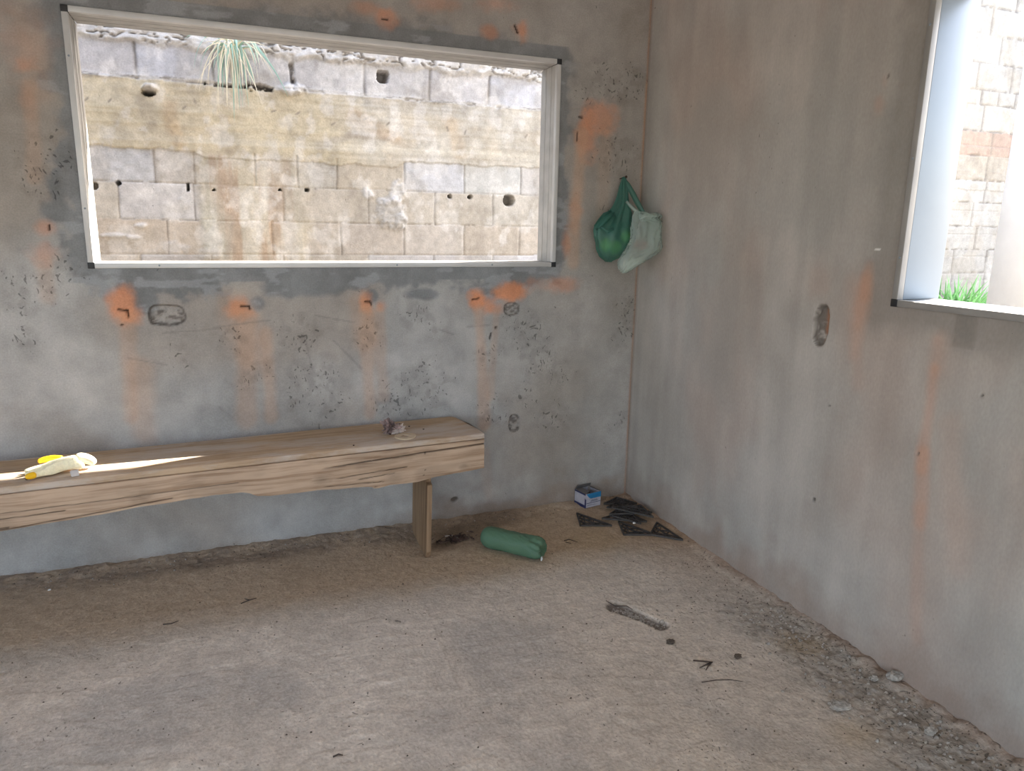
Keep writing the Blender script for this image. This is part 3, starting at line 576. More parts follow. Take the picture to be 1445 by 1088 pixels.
    # ---- far section seen through the right window
    zr = [-.5, .35, .55, .75, .945, 1.14, 1.33, 1.525, 1.70, 1.895, 2.085, 2.285, 2.395, 2.595, 2.80, 3.0, 3.2]
    tone = {1.895: srgb(202, 168, 146), 1.70: srgb(196, 184, 168), 2.085: srgb(206, 198, 188)}
    sft = {2.80: 1400, 2.595: 1413, 2.395: 1380, 2.285: 1410, 2.085: 1388, 1.895: 1400, 1.70: 1392, 1.525: 1390, 1.33: 1372, 1.14: 1376, .945: 1390}
    for a, b in zip(zr, zr[1:]):
        mm = (~left) & (Z >= a+(n2-.5)*.012) & (Z < b+(n2-.5)*.012)
        zc = (a+b)/2; py = 185-(zc-2.085)/.00546; x0 = px2x(sft.get(a, 1386), max(py, 5)); stp = .2 if a == 2.285 else .395
        idx = np.floor((X-x0)/stp).astype(int); t = tone.get(a, srgb(204, 199, 192)); vari = .9+.2*_h(idx, np.full_like(idx, int(a*100)), np.zeros_like(idx))
        c = np.where(mm[..., None], t*vari[..., None], c); g = np.abs(((X-x0)+stp/2) % stp-stp/2)
        s_ = mm*np.maximum(np.exp(-((g+(n2-.5)*.01)/.009)**2)*.9, np.exp(-((Z-a+(n2-.5)*.02)/.010)**2)*ss(.4, .6, lum+.1)); y = y+s_*.010; c = mixc(c, s_*.75, srgb(116, 104, 94))
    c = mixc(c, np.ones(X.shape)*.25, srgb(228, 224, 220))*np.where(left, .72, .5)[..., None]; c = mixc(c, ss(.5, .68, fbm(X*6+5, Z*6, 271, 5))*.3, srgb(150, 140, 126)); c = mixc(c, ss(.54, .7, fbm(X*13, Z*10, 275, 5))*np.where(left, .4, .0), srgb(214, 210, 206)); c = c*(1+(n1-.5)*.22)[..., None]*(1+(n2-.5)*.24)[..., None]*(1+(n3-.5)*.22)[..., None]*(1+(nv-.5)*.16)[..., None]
    pk = np.clip(.1+.3*ss(.5, .7, n2), 0, 1)
    V = np.stack([X, OY+y, Z], -1).reshape(-1, 3); BV, BQ = boxes_np([(-5.5, OY+.12, -.5, 9, OY+.2, OTOP), (-5.5, OY+.02, OTOP-.02, 9, OY+.2, OTOP+.01)])
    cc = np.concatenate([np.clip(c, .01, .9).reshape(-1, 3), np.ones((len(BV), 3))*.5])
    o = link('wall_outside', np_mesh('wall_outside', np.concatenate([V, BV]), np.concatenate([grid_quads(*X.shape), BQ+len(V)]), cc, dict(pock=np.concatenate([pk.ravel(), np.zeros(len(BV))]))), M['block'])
    tag(o, 'pale concrete-block boundary wall with yellowish cast band, seen outside through the windows', 'wall', kind='structure')
outer_wall()
# white rendered pillar outside the right window
pc = at(1390, 437, 0, 2.6)
V, Q = boxes_np([(2.6, pc[1]-.6, -.12, 3.2, pc[1], 3.0)])
o = link('pillar_outside', np_mesh('pillar_outside', V, Q, smooth=False), M['pillar']); tag(o, 'smooth white rendered pillar standing outside the right window', 'pillar', kind='structure')
# earth bank at the foot of the boundary wall
xs = lines(1.9, .08, 6.); ys = lines(-.2, .08, 1.56); X, Y = np.meshgrid(xs, ys, indexing='ij')
Zb = -.14+.66*ss(-.1, .95, Y)+.08*(fbm(X*3, Y*3, 301, 4)-.5)
o = link('ground_bank', np_mesh('ground_bank', np.stack([X, Y, Zb], -1).reshape(-1, 3), grid_quads(*X.shape)), M['earth']); tag(o, 'low earth bank against the foot of the boundary wall, under the green clump', 'ground', kind='structure')

# ------------------------------------------------------------------ plants
def blade(V, Q, p, d, L, w, droop, n=7, side=None, up=None):
    p = np.array(p, float); d = np.array(d, float); d /= np.linalg.norm(d)
    s = np.cross(d, [0, 1, 0]); s = s/np.linalg.norm(s) if np.linalg.norm(s) > .1 else np.array([1., 0, 0]); s0 = len(V)
    for i in range(n+1):
        t = i/n; ww = w*(1-t**1.6)*.5+.0004; fold = np.array([0, -.25*ww, 0])
        V.append(p-s*ww); V.append(p+fold); V.append(p+s*ww)
        d = d+np.array([0, 0, -droop/n]); d /= np.linalg.norm(d); p = p+d*L/n
    for i in range(n):
        a = s0+i*3; Q.append((a, a+1, a+4, a+3)); Q.append((a+1, a+2, a+5, a+4))
def hanging_tuft():
    root = empty('grass_tuft', at(328, 66, 1, OY-.03)); r = np.array(root.location)
    tag(root, 'half-dry grass tuft hanging over the top blocks of the boundary wall outside', 'grass')
    for nm, m, cnt, lab in (('dry_blades', M['grass_dry'], 60, 'straw-coloured dry blades'), ('green_blades', M['grass_blue'], 26, 'grey-green blades')):
        V, Q = [], []
        for i in range(cnt):
            sp = random.gauss(0, 1); x = sp*.038; L = random.uniform(.18, .38)*(1 if abs(sp) < 1 else .7)
            blade(V, Q, (x, -.005-random.random()*.03, random.uniform(-.02, .03)), (sp*.33+random.gauss(0, .28), -random.uniform(.1, .5), random.uniform(-1.2, .5)), L, random.uniform(.004, .008) if 'dry' in nm else random.uniform(.006, .014), random.uniform(1.2, 4.), 9)
        if 'green' in nm:
            blade(V, Q, (.07, -.02, .05), (.5, -.2, -.4), .36, .014, .9, 9); blade(V, Q, (-.12, -.02, .03), (-.7, -.2, .5), .16, .012, 2., 9); blade(V, Q, (.10, -.02, .06), (.2, -.2, -.9), .14, .02, .4, 7)
        o = link(nm, np_mesh(nm, V, Q, smooth=False), m, root); o['label'] = lab
hanging_tuft()
def clump():
    a = at(1353, 432, 1, 1.0); g = np.array([a[0], 1.0, .56]); root = empty('grass_clump', g)
    tag(root, 'bright green leafy clump growing at the foot of the boundary wall, right window', 'plant')
    V, Q = [], []
    for i in range(230):
        x = random.uniform(-.27, .25); ph = random.uniform(-1, 1)
        blade(V, Q, (x, random.uniform(-.16, .12), -.03), (ph*.55, random.uniform(-.4, .1), 1), random.uniform(.25, .50), random.uniform(.024, .05), random.uniform(.5, 2.2), 8)
    link('leaves', np_mesh('leaves', V, Q, smooth=False), M['grass_green'], root)
clump()

# ------------------------------------------------------------------ bench
BL, BD, BH = 2.75, .292, .482
BROT = math.atan(.066)
bench = empty('wooden_bench', (-.84, -.33, 0), (0, 0, BROT))
tag(bench, 'long weathered plank bench against the wall under the back window', 'bench')
def bench_parts():
    # seat plank: x 0..-BL, y 0..BD, front edge worn
    xs = lines(-BL, .02, 0.); prof = [(.004, 0), (0, .004), (0, .018), (.003, .0215), (.06, .0225), (.15, .0225), (.24, .0225), (BD-.004, .0225), (BD, .018), (BD, 0)]
    rings = []
    for x in xs:
        w = .0035*(fbm(np.array([x*6]), np.array([3.]), 401, 3)[0]-.5); e = .0
        cut = .03*max(0, 1+(x)/.035) if x > -.035 else 0
        rings.append([(x-(cut*.6 if yy > BD*.55 else 0), min(yy+(w if yy < .1 else 0), BD-(cut if yy > BD*.8 else 0)), BH-.0225+zz) for yy, zz in prof])
    V, Q = loft(rings); V2, Q2 = [], []
    n = len(prof); me = bpy.data.meshes.new('seat_plank'); me.from_pydata([tuple(v) for v in V], [], [tuple(q) for q in Q]+[tuple(range(n)), tuple(range(len(V)-1, len(V)-n-1, -1))])
    o = link('seat_plank', me, M['bench_top'], bench); o['label'] = 'dust-covered top plank'
    bm = bmesh.new(); bm.from_mesh(me); bmesh.ops.recalc_face_normals(bm, faces=bm.faces[:]); bm.to_mesh(me); bm.free()
    # apron: front board with a ragged waney lower edge and drying cracks
    pts = []
    for px, py in ((0, 750), (60, 740), (100, 734), (150, 724), (200, 715), (260, 706), (305, 698), (340, 695), (352, 696), (358, 699), (364, 701), (380, 699), (430, 694), (446, 693), (447, 692), (480, 690), (500, 688), (525, 687), (527, 689), (533, 689), (550, 685), (566, 683), (590, 680), (610, 674), (640, 668), (660, 664), (683, 660)):
        # the board's plane: front face of the rotated bench
        d = FW + RT*(px-W/2)/F + UP*(H/2-py)/F; nrm = np.array([math.sin(BROT), -math.cos(BROT), 0]); o0 = np.array([-.84, -.33, 0]); t = ((o0-CAM)@nrm)/(d@nrm); q = CAM+d*t
        pts.append((-math.hypot(q[0]+.84, q[1]+.33), q[2]))
    pts = [(-BL, pts[0][1]-.012)]+pts; px_, pz_ = np.array([p[0] for p in pts]), np.array([p[1] for p in pts]); px_[-1] = 0.
    xs = lines(-BL, .006, 0.); nz = 44; T = np.linspace(0, 1, nz)
    top = BH-.0235
    n0 = fbm(xs*14, xs*0+2, 411, 3); lo = np.interp(xs, px_, pz_)+(n0-.5)*.006
    Xg = np.repeat(xs[:, None], nz, 1); Zg = lo[:, None]+(top-lo[:, None])*T[None, :]
    gr = fbm(Xg*1.4+.3*fbm(Xg*3, Zg*9, 421, 2), Zg*70, 425, 3); Yg = (gr-.5)*.0016
    stain = np.zeros(Xg.shape)
    def crack(a, b, w, dep, wob=.004):
        nonlocal Yg, stain
        (xa, za), (xb, zb) = a, b; t = np.clip((Xg-xa)/(xb-xa), 0, 1); zc = za+(zb-za)*t+(fbm(Xg*9, Xg*0, 431, 3)-.5)*wob
        s_ = np.exp(-((Zg-zc)/w)**2)*((Xg >= min(xa, xb)) & (Xg <= max(xa, xb)))*np.clip(np.minimum(t, 1)*8+.2, 0, 1)
        Yg = Yg+s_*dep; stain = np.maximum(stain, s_*.8)
    crack((-.62, .418), (0, .441), .0022, .010); crack((-1.75, .335), (-1.1, .38), .0016, .004); crack((-2.3, .322), (-1.55, .352), .0022, .008, .006)
    crack((-.58, .375), (-.31, .386), .0018, .003); crack((-.5, .36), (-.36, .367), .0018, .003); crack((-.62, .352), (-.4, .34), .0015, .003)
    crack((-2.2, .37), (-1.4, .385), .0015, .003); crack((-1.6, .40), (-.9, .405), .0014, .002); crack((-2.3, .345), (-1.9, .352), .0014, .003)
    for (kx, kz, r) in ((-.36, .345, .03), (-.085, .36, .016), (-1.19, .40, .028), (-.62, .38, .022), (-1.62, .36, .02), (-1.83, .41, .02)):
        rr = np.sqrt(((Xg-kx)/1.5)**2+(Zg-kz)**2)/r; s_ = np.exp(-rr**2*1.5); stain = np.maximum(stain, s_*.3*(.6+.8*fbm(Xg*60, Zg*120, 441, 2))); Yg = Yg+np.exp(-((rr-1)/.25)**2)*.001
    for kx, kz in ((-.245, .345), (-.24, .365), (-.243, .315), (-.43, .325), (-.46, .322), (-1.06, .325), (-.24, .43)):
        s_ = np.exp(-(((Xg-kx))**2+(Zg-kz)**2)/.003**2); stain = np.maximum(stain, s_*.85); Yg = Yg+s_*.002
    stain = np.maximum(stain, .16*ss(.55, .7, fbm(Xg*5, Zg*14, 451, 4)))
    Vf = np.stack([Xg, Yg, Zg], -1).reshape(-1, 3); Vb = np.stack([Xg, Yg*0+.026, Zg], -1).reshape(-1, 3); N = len(Vf); nu = len(xs)
    i = np.arange(N).reshape(nu, nz); Q = [grid_quads(nu, nz), grid_quads(nu, nz, flip=True)+N]
    for a, b in ((i[:, 0], None), (i[:, -1], None), (i[0], None), (i[-1], None)): Q.append(np.stack([a[:-1], a[1:], a[1:]+N, a[:-1]+N], -1))
    me = np_mesh('apron_board', np.concatenate([Vf, Vb]), np.concatenate(Q), extra=dict(stain=np.concatenate([stain.ravel(), stain.ravel()*0])))
    bm = bmesh.new(); bm.from_mesh(me); bmesh.ops.recalc_face_normals(bm, faces=bm.faces[:]); bm.to_mesh(me); bm.free()
    o = link('apron_board', me, M['bench'], bench); o['label'] = 'cracked front board with ragged lower edge'; em = o.modifiers.new('edge', 'EDGE_SPLIT'); em.split_angle = .7
    # end boards standing as legs, tapered at the foot
    for lx in (-.222, -2.45):
        bm = bmesh.new(); t = .02
        out = [(.027, .0), (.012, .0), (.004, .02), (.006, .16), (.028, .3), (.028, BH-.024), (BD-.004, BH-.024), (BD-.006, .012), (BD-.03, .0)]
        out = [(.018, .0), (.004, .028), (.004, .300), (.028, .306), (.028, BH-.024), (BD-.01, BH-.024), (BD-.012, .012), (BD-.03, .0)]
        A = [bm.verts.new((lx-t/2+.012*(z/BH-.6)+.11*y, y, z)) for y, z in out]; B = [bm.verts.new((lx+t/2+.012*(z/BH-.6)+.11*y, y, z)) for y, z in out]
        bm.faces.new(A); bm.faces.new(B[::-1])
        for k in range(len(out)): bm.faces.new((A[k], B[k], B[(k+1) % len(out)], A[(k+1) % len(out)]))
        bm_obj('leg', bm, M['leg'], bench, bevel=.0015)
    for kx, ky in ((-.28, .05), (-.20, .14), (-.34, .12), (-.24, .2), (-.5, .03), (-1.5, .05)):
        bm = bmesh.new(); bmesh.ops.create_cone(bm, cap_ends=True, segments=10, radius1=.003, radius2=.0034, depth=.003, matrix=Matrix.Translation((kx, ky, BH+.001))); bm_obj('nail_head', bm, M['nail'], bench)
bench_parts()
ON_BENCH = lambda px, py: at(px, py, 2, BH)

# ------------------------------------------------------------------ things on the bench
def skin_obj(name, chains, m, parent, sub=2, flat=1.):
    """chains: list of lists of (point, radius); later chains start on a vertex of an earlier one (index given as int)"""
    V, E, Rr = [], [], []
    for ch in chains:
        prev = None
        for it in ch:
            if isinstance(it, int): prev = it; continue
            V.append(it[0]); Rr.append(it[1]); 
            if prev is not None: E.append((prev, len(V)-1))
            prev = len(V)-1
    me = bpy.data.meshes.new(name); me.from_pydata(V, E, []); o = link(name, me, m, parent)
    s = o.modifiers.new('skin', 'SKIN')
    for i, r in enumerate(Rr): me.skin_vertices[0].data[i].radius = (r, r*flat)
    me.skin_vertices[0].data[0].use_root = True
    b = o.modifiers.new('sub', 'SUBSURF'); b.levels = b.render_levels = sub
    return o
g0 = ON_BENCH(80, 668)
glove = empty('work_glove', (g0[0], g0[1], BH+.003), (0, 0, BROT+.12)); tag(glove, 'crumpled white and yellow work glove lying in the sun patch on the bench', 'glove')
# x to the right along the bench; fingers point left
o = skin_obj('hand', [[((.062, .012, .030), .018), ((.03, .006, .026), .024), ((-.005, .0, .018), .022), ((-.03, .0, .014), .014), ((-.060, -.004, .012), .011), ((-.082, -.012, .009), .009)],
                      [2, ((-.03, .022, .016), .012), ((-.055, .026, .013), .010), ((-.085, .018, .010), .008)],
                      [2, ((-.028, -.022, .013), .012), ((-.055, -.028, .011), .010), ((-.075, -.034, .009), .0085)],
                      [1, ((.055, -.006, .018), .016), ((.078, -.014, .012), .012)]], M['glove'], glove); o['label'] = 'white cotton hand and fingers'
o = skin_obj('thumb', [[((.022, .03, .034), .010), ((-.005, .042, .036), .011), ((-.03, .046, .034), .010), ((-.048, .042, .030), .007)]], M['glove_dip'], glove); o['label'] = 'yellow rubber-dipped thumb'
o = skin_obj('fingertip', [[((-.050, -.032, .012), .0115), ((-.066, -.036, .011), .0115), ((-.082, -.038, .010), .009)]], M['glove_dip'], glove); o['label'] = 'yellow rubber fingertip'
o = skin_obj('cuff', [[((.05, .012, .034), .019), ((.075, .012, .034), .019), ((.098, .006, .022), .016), ((.108, .0, .010), .010)]], M['glove'], glove)
c0 = ON_BENCH(106, 671)
bm = bmesh.new(); add_box(bm, -.011, -.008, 0, .011, .009, .019)
for v in bm.verts: v.co += Vector((random.uniform(-.002, .002), random.uniform(-.002, .002), 0))
ch = bm_obj('mortar_chunk', bm, M['chunk'], bevel=.002); ch.location = (c0[0], c0[1]-.004, BH); ch.rotation_euler.z = .2
tag(ch, 'small pale mortar chunk beside the glove cuff on the bench', 'rubble')
# crumpled paper bag
w0 = ON_BENCH(554, 615); pb = empty('crumpled_paper', (w0[0], w0[1]+.03, BH), (0, 0, .4)); tag(pb, 'small crumpled brown wrapper on the bench behind the flat ring', 'litter')
crumple('wrapper', M['paper'], pb, .064, 3., .62, 2.1, 5, (1., .75, .85))
o = crumple('folded_edge', M['paper_white'], pb, .042, 9., .6, 2.6, 5, (1.2, .6, .8)); o.location = (.026, -.014, .0); o['label'] = 'paler torn edge'
o = crumple('raised_flap', M['paper'], pb, .026, 5., .6, 2.6, 4, (.7, .4, 1.3)); o.location = (-.02, .006, .03)

# flat ring
r0 = ON_BENCH(573, 618); bm = bmesh.new(); nseg = 40
def ringpts(r, z, jag, hole):
    out = []
    for k in range(nseg):
        a = 2*math.pi*k/nseg; rr = r*(1+.03*math.sin(3*a+1)) if not hole else r*(1/(abs(math.cos(a))+abs(math.sin(a)))*.55+.45*.8)
        out.append(bm.verts.new((rr*math.cos(a), rr*math.sin(a), z)))
    return out
o1, o2, i1, i2 = ringpts(.040, 0, 0, 0), ringpts(.040, .005, 0, 0), ringpts(.021, 0, 0, 1), ringpts(.021, .005, 0, 1)
for k in range(nseg):
    j = (k+1) % nseg
    bm.faces.new((o1[k], o1[j], o2[j], o2[k])); bm.faces.new((i1[k], i2[k], i2[j], i1[j])); bm.faces.new((o2[k], o2[j], i2[j], i2[k])); bm.faces.new((o1[j], o1[k], i1[k], i1[j]))
rg = bm_obj('flat_ring', bm, M['card']); rg.location = (r0[0], r0[1]+.012, BH+.0005); rg.rotation_euler.z = .1; tag(rg, 'flat tan cardboard ring with a diamond hole at the front edge of the bench', 'ring')

# ------------------------------------------------------------------ green bottle on the floor
bl_a, bl_b = at(690, 757, 2, .045), at(757, 772, 2, .047)
ax = np.array([bl_b[0]-bl_a[0], bl_b[1]-bl_a[1], 0]); L = np.linalg.norm(ax); ang = math.atan2(ax[1], ax[0])
bt = empty('plastic_bottle', (bl_a[0], bl_a[1], floor_z(bl_a[0], bl_a[1])+.001), (0, 0, ang)); tag(bt, 'dusty crushed green plastic bottle lying on the floor past the bench leg', 'bottle')
def bottle():
    R = .0455; prof = [(-.036, .004), (-.034, .009), (-.029, .0095), (-.0285, .018), (-.024, .029), (-.014, .038), (.0, .0435), (.016, .0455), (.05, .0455), (.075, .044), (.10, .0455), (.15, .0455), (.175, .044), (.2, .0455), (L-.01, .0455), (L+.012, .043), (L+.026, .036), (L+.030, .026)]
    rings = []; n = 56
    xs = np.array([p[0] for p in prof]); rs = np.array([p[1] for p in prof]); X = np.linspace(-.036, L+.03, 120)
    for x in X:
        r = np.interp(x, xs, rs); th = np.linspace(0, 2*math.pi, n, endpoint=False)
        cr = ss(L-.09, L, x); body = ss(-.02, .03, x)
        nz_ = fbm(np.cos(th)*2.2+9, np.sin(th)*2.2+x*22, 501, 4)-.5
        rr = r*(1+.09*body*nz_+.24*cr*(np.abs(nz_)*-1.6+.2)+.05*cr*np.cos(5*th))
        rr = np.where(np.sin(th) < -.55, np.minimum(rr, .0455*.98/np.maximum(-np.sin(th), .5)*1.0), rr)
        zc = .0455
        rings.append(np.stack([np.full(n, x)+cr*.014*nz_, rr*np.cos(th)*.99, zc+rr*np.sin(th)*(1-.05*body)], -1))
    V, Q = loft(rings); V[:, 2] -= V[:, 2].min()
    n_ = len(V); V = np.concatenate([V, [[L+.012, 0, .045]]]); base = (len(rings)-1)*n
    me = np_mesh('bottle_body', V[:n_], Q); bm = bmesh.new(); bm.from_mesh(me); vl = list(bm.verts)
    cv = bm.verts.new((L+.010, .004, .042))
    for k in range(n): bm.faces.new((vl[base+k], vl[base+(k+1) % n], cv)).smooth = True
    bmesh.ops.recalc_face_normals(bm, faces=bm.faces[:]); bm.to_mesh(me); bm.free()
    link('bottle_body', me, M['pet'], bt)
    bm = bmesh.new(); add_tube(bm, [(L+.028, -.014, .022), (L+.032, -.018, .013), (L+.031, -.021, .005)], [.004, .0048, .003], 8); o = bm_obj('torn_strip', bm, M['pet_cap'], bt, True); o['label'] = 'whitish torn sliver at the crushed end'
bottle()

# ------------------------------------------------------------------ small carton
def carton():
    a = np.array([-.263, -.091]); b = np.array([-.174, -.073]); u = (b-a)/np.linalg.norm(b-a); ang = math.atan2(u[1], u[0]); w, d, h = .090, .080, .068
    root = empty('small_carton', (a[0], a[1], floor_z(a[0]+.03, a[1]+.03)+.001), (0, 0, ang)); tag(root, 'small open blue and white carton on the floor in the corner', 'box')
    t = .002; bm = bmesh.new()
    add_box(bm, 0, 0, 0, w, d, t); add_box(bm, 0, 0, t, w, t, h); add_box(bm, 0, d-t, t, w, d, h); add_box(bm, 0, t, t, t, d-t, h); add_box(bm, w-t, t, t, w, d-t, h)
    bm_obj('carton_body', bm, M['carton_white'], root)
    bm = bmesh.new(); add_box(bm, .0305, -.0008, h*.62, w+.0008, .0, h); add_box(bm, w, -.0008, h*.62, w+.0008, d, h)
    # slanting cut of the printed band on the left of the front
    v = [bm.verts.new(p) for p in ((.0305, -.0008, h*.62), (.0305, -.0008, h), (.004, -.0008, h), (.018, -.0008, h*.75))]; bm.faces.new(v)
    o = bm_obj('printed_band', bm, M['carton_blue'], root); o['label'] = 'bright blue printed band round the top'
    bm = bmesh.new(); add_box(bm, -.0008, 0, 0, 0, d, h*.2); add_box(bm, -.001, -.001, 0, .004, .0, h*.62); add_box(bm, -.001, 0, 0, 0, .004, h*.7); add_box(bm, .006, -.001, h*.30, w*.98, 0, h*.33); add_box(bm, -.0008, 0, h*.9, 0, d, h)
    o = bm_obj('printed_edge', bm, M['carton_navy'], root); o['label'] = 'navy printed edge'
    bm = bmesh.new(); add_box(bm, .03, -.0009, h*.40, .072, 0, h*.46); add_box(bm, .036, -.0009, h*.49, .068, 0, h*.52); add_box(bm, .012, -.0009, h*.15, .06, 0, h*.18)
    o = bm_obj('printed_lines', bm, M['print_grey'], root)
    for nm, pts in (('flap', [(0, d, h), (w, d, h), (w-.006, d-.012, h+.020), (.006, d-.012, h+.020)]), ('flap', [(w, .004, h), (w, d-.004, h), (w-.028, d-.008, h+.012), (w-.028, .012, h+.012)]), ('flap', [(0, .006, h), (0, d-.006, h), (.034, d-.01, h+.004), (.034, .012, h+.004)])):
        bm = bmesh.new(); bm.faces.new([bm.verts.new(p) for p in pts]); o = bm_obj(nm, bm, M['carton_in'], root); s_ = o.modifiers.new('solid', 'SOLIDIFY'); s_.thickness = .0015; s_.offset = 0
carton()

# ------------------------------------------------------------------ black triangular grids
def tri_mesh():
    bm = bmesh.new(); Lg, wd, hh = .138, .006, .0075; r = .003
    A, B, C = (r, r), (Lg, r), (r, Lg)
    add_bar(bm, (0, r), (Lg+.002, r), wd, hh, 0); add_bar(bm, (r, 0), (r, Lg+.002), wd, hh, 0); add_bar(bm, (Lg, r), (r, Lg), wd, hh, 0)
    rails = []
    for k in (.36, .68): a = Lg*k; add_bar(bm, (a, r), (r, a), .0042, hh*.8, 0)
    # zigzag webs between the rails
    for k0, k1, n in ((.36, .68, 2), (.68, 1., 3)):
        P = lambda k, t: (Lg*k*(1-t)+r*t, r*(1-t)+Lg*k*t)
        for i in range(n):
            t0, t1, tm = i/n, (i+1)/n, (i+.5)/n
            add_bar(bm, P(k0, t0), P(k1, tm), .003, hh*.75, 0); add_bar(bm, P(k1, tm), P(k0, t1), .003, hh*.75, 0)
    add_bar(bm, (r, r), (Lg*.18, Lg*.18), .003, hh*.75, 0)
    return bm
tbm = tri_mesh(); bmesh.ops.recalc_face_normals(tbm, faces=tbm.faces[:]); tme = bpy.data.meshes.new('triangular_grid'); tbm.to_mesh(tme); tbm.free(); tme.materials.append(M['black'])
TR = [  # right-angle corner x, y, direction of first leg (deg), layer, tilt, label
    (-.374, -.259, 70, 0, 0, 'black triangular plastic grid lying apart, in front of the small carton', (-.326, -.13), (-.246, -.31)),
    (-.242, -.405, 70, 0, 0, 'black triangular grid at the front left of the pile in the corner', None, None),
    (-.137, -.440, -44, 0, 0, 'black triangular grid whose sharp tip points furthest out along the right wall', None, None),
    (-.102, -.166, 212, 3, 0, 'black triangular grid in the middle of the pile with its long edge facing forward', None, None),
    (-.122, -.200, 196, 1, 0, 'black triangular grid at the left of the pile, under the others', None, None),
    (-.064, -.030, 208, 0, 0, 'black triangular grid at the very back of the pile, in the corner', None, None),
    (-.208, -.242, -58, 2, 0, 'black triangular grid lying across the front pieces, with a pale speck on it', None, None),
    (-.074, -.082, 206, 1, 0, 'black triangular grid second from the back of the pile', None, None),
    (-.045, -.215, 172, 4, 0, 'uppermost black triangular grid in the middle of the pile', None, None)]
for i, (x, y, dg, lay, tilt, lab, _a, _b) in enumerate(TR):
    o = bpy.data.objects.new('triangular_grid', tme); COL.objects.link(o)
    a = math.radians(dg); 
    o.location = (x, y, .002+.0082*lay+max(floor_z(x, y), 0)); o.scale = (.8, .8, 1) if i in (5, 7) else (1, 1, 1); o.rotation_euler = (tilt, -tilt*.5, a if i not in (0, 1) else a-math.pi/2)
    tag(o, lab, 'plastic grid', 'black triangular grids in the corner')
sp = at(895, 738, 2, .035); bm = bmesh.new(); bmesh.ops.create_icosphere(bm, subdivisions=2, radius=.006)
for v in bm.verts: v.co = Vector((v.co.x*1.2, v.co.y, v.co.z*.6))
o = bm_obj('white_pebble', bm, M['white'], None, True); o.location = sp; tag(o, 'tiny white pebble on top of the black triangular grids', 'pebble')

# ------------------------------------------------------------------ bags hanging in the corner
def bag_loft(secs, n=64, folds=7, seed=0):
    """secs: (cx, cy, cz, rx, ry, fold depth) down the bag"""
    S_ = np.array(secs); t = np.linspace(0, 1, len(S_)); T = np.linspace(0, 1, 70)
    def cub(k):
        return np.interp(T, t, S_[:, k])
    D = [np.convolve(np.pad(cub(k), 3, 'edge'), np.ones(7)/7, 'valid') for k in range(6)]; D[2] = cub(2)
    th = np.linspace(0, 2*math.pi, n, endpoint=False); rings = []
    for i in range(len(T)):
        nz_ = fbm(np.cos(th)*1.6+seed, np.sin(th)*1.6+T[i]*3.2, 600+seed, 4)-.5
        rg_ = np.abs(fbm(np.cos(th)*3.1+seed*3+T[i]*2.1, np.sin(th)*3.1+T[i]*5.5, 650+seed, 3)-.5)*2
        f = 1+D[5][i]*np.cos(folds*th+seed+2.*T[i])*.5+D[5][i]*.9*nz_+.16*nz_+.22*(.3-rg_)*ss(0, .25, T[i])
        rings.append(np.stack([D[0][i]+D[3][i]*np.cos(th)*f, D[1][i]+D[4][i]*np.sin(th)*f, np.full(n, D[2][i])+.02*nz_*ss(0, .3, T[i])], -1))
    V, Q = loft(rings); me = np_mesh('bag', V, Q); bm = bmesh.new(); bm.from_mesh(me); vl = list(bm.verts)
    for base, fl in ((0, True), ((len(rings)-1)*n, False)):
        cv = bm.verts.new(V[base:base+n].mean(0)+(0, 0, -.004 if not fl else .003))
        for k in range(n):
            f_ = bm.faces.new((vl[base+k], vl[base+(k+1) % n], cv)); f_.smooth = True
    bmesh.ops.recalc_face_normals(bm, faces=bm.faces[:]); bm.to_mesh(me); bm.free()
    return me
def ribbon(pts, widths, waves=.15, normal=(0, -1, 0)):
    V, Q = [], []; pts = [np.array(p, float) for p in pts]; n = 7
    for i, p in enumerate(pts):
        d = pts[min(i+1, len(pts)-1)]-pts[max(i-1, 0)]; d /= np.linalg.norm(d); s = np.cross(d, normal); s /= np.linalg.norm(s); nn = np.cross(s, d)
        for k in range(n+1):
            u = k/n-.5; V.append(p+s*widths[i]*u+nn*widths[i]*waves*math.cos(u*9+i*.6))
    for i in range(len(pts)-1):
        for k in range(n): a = i*(n+1)+k; Q.append((a, a+1, a+n+2, a+n+1))
    return np_mesh('ribbon', V, Q)
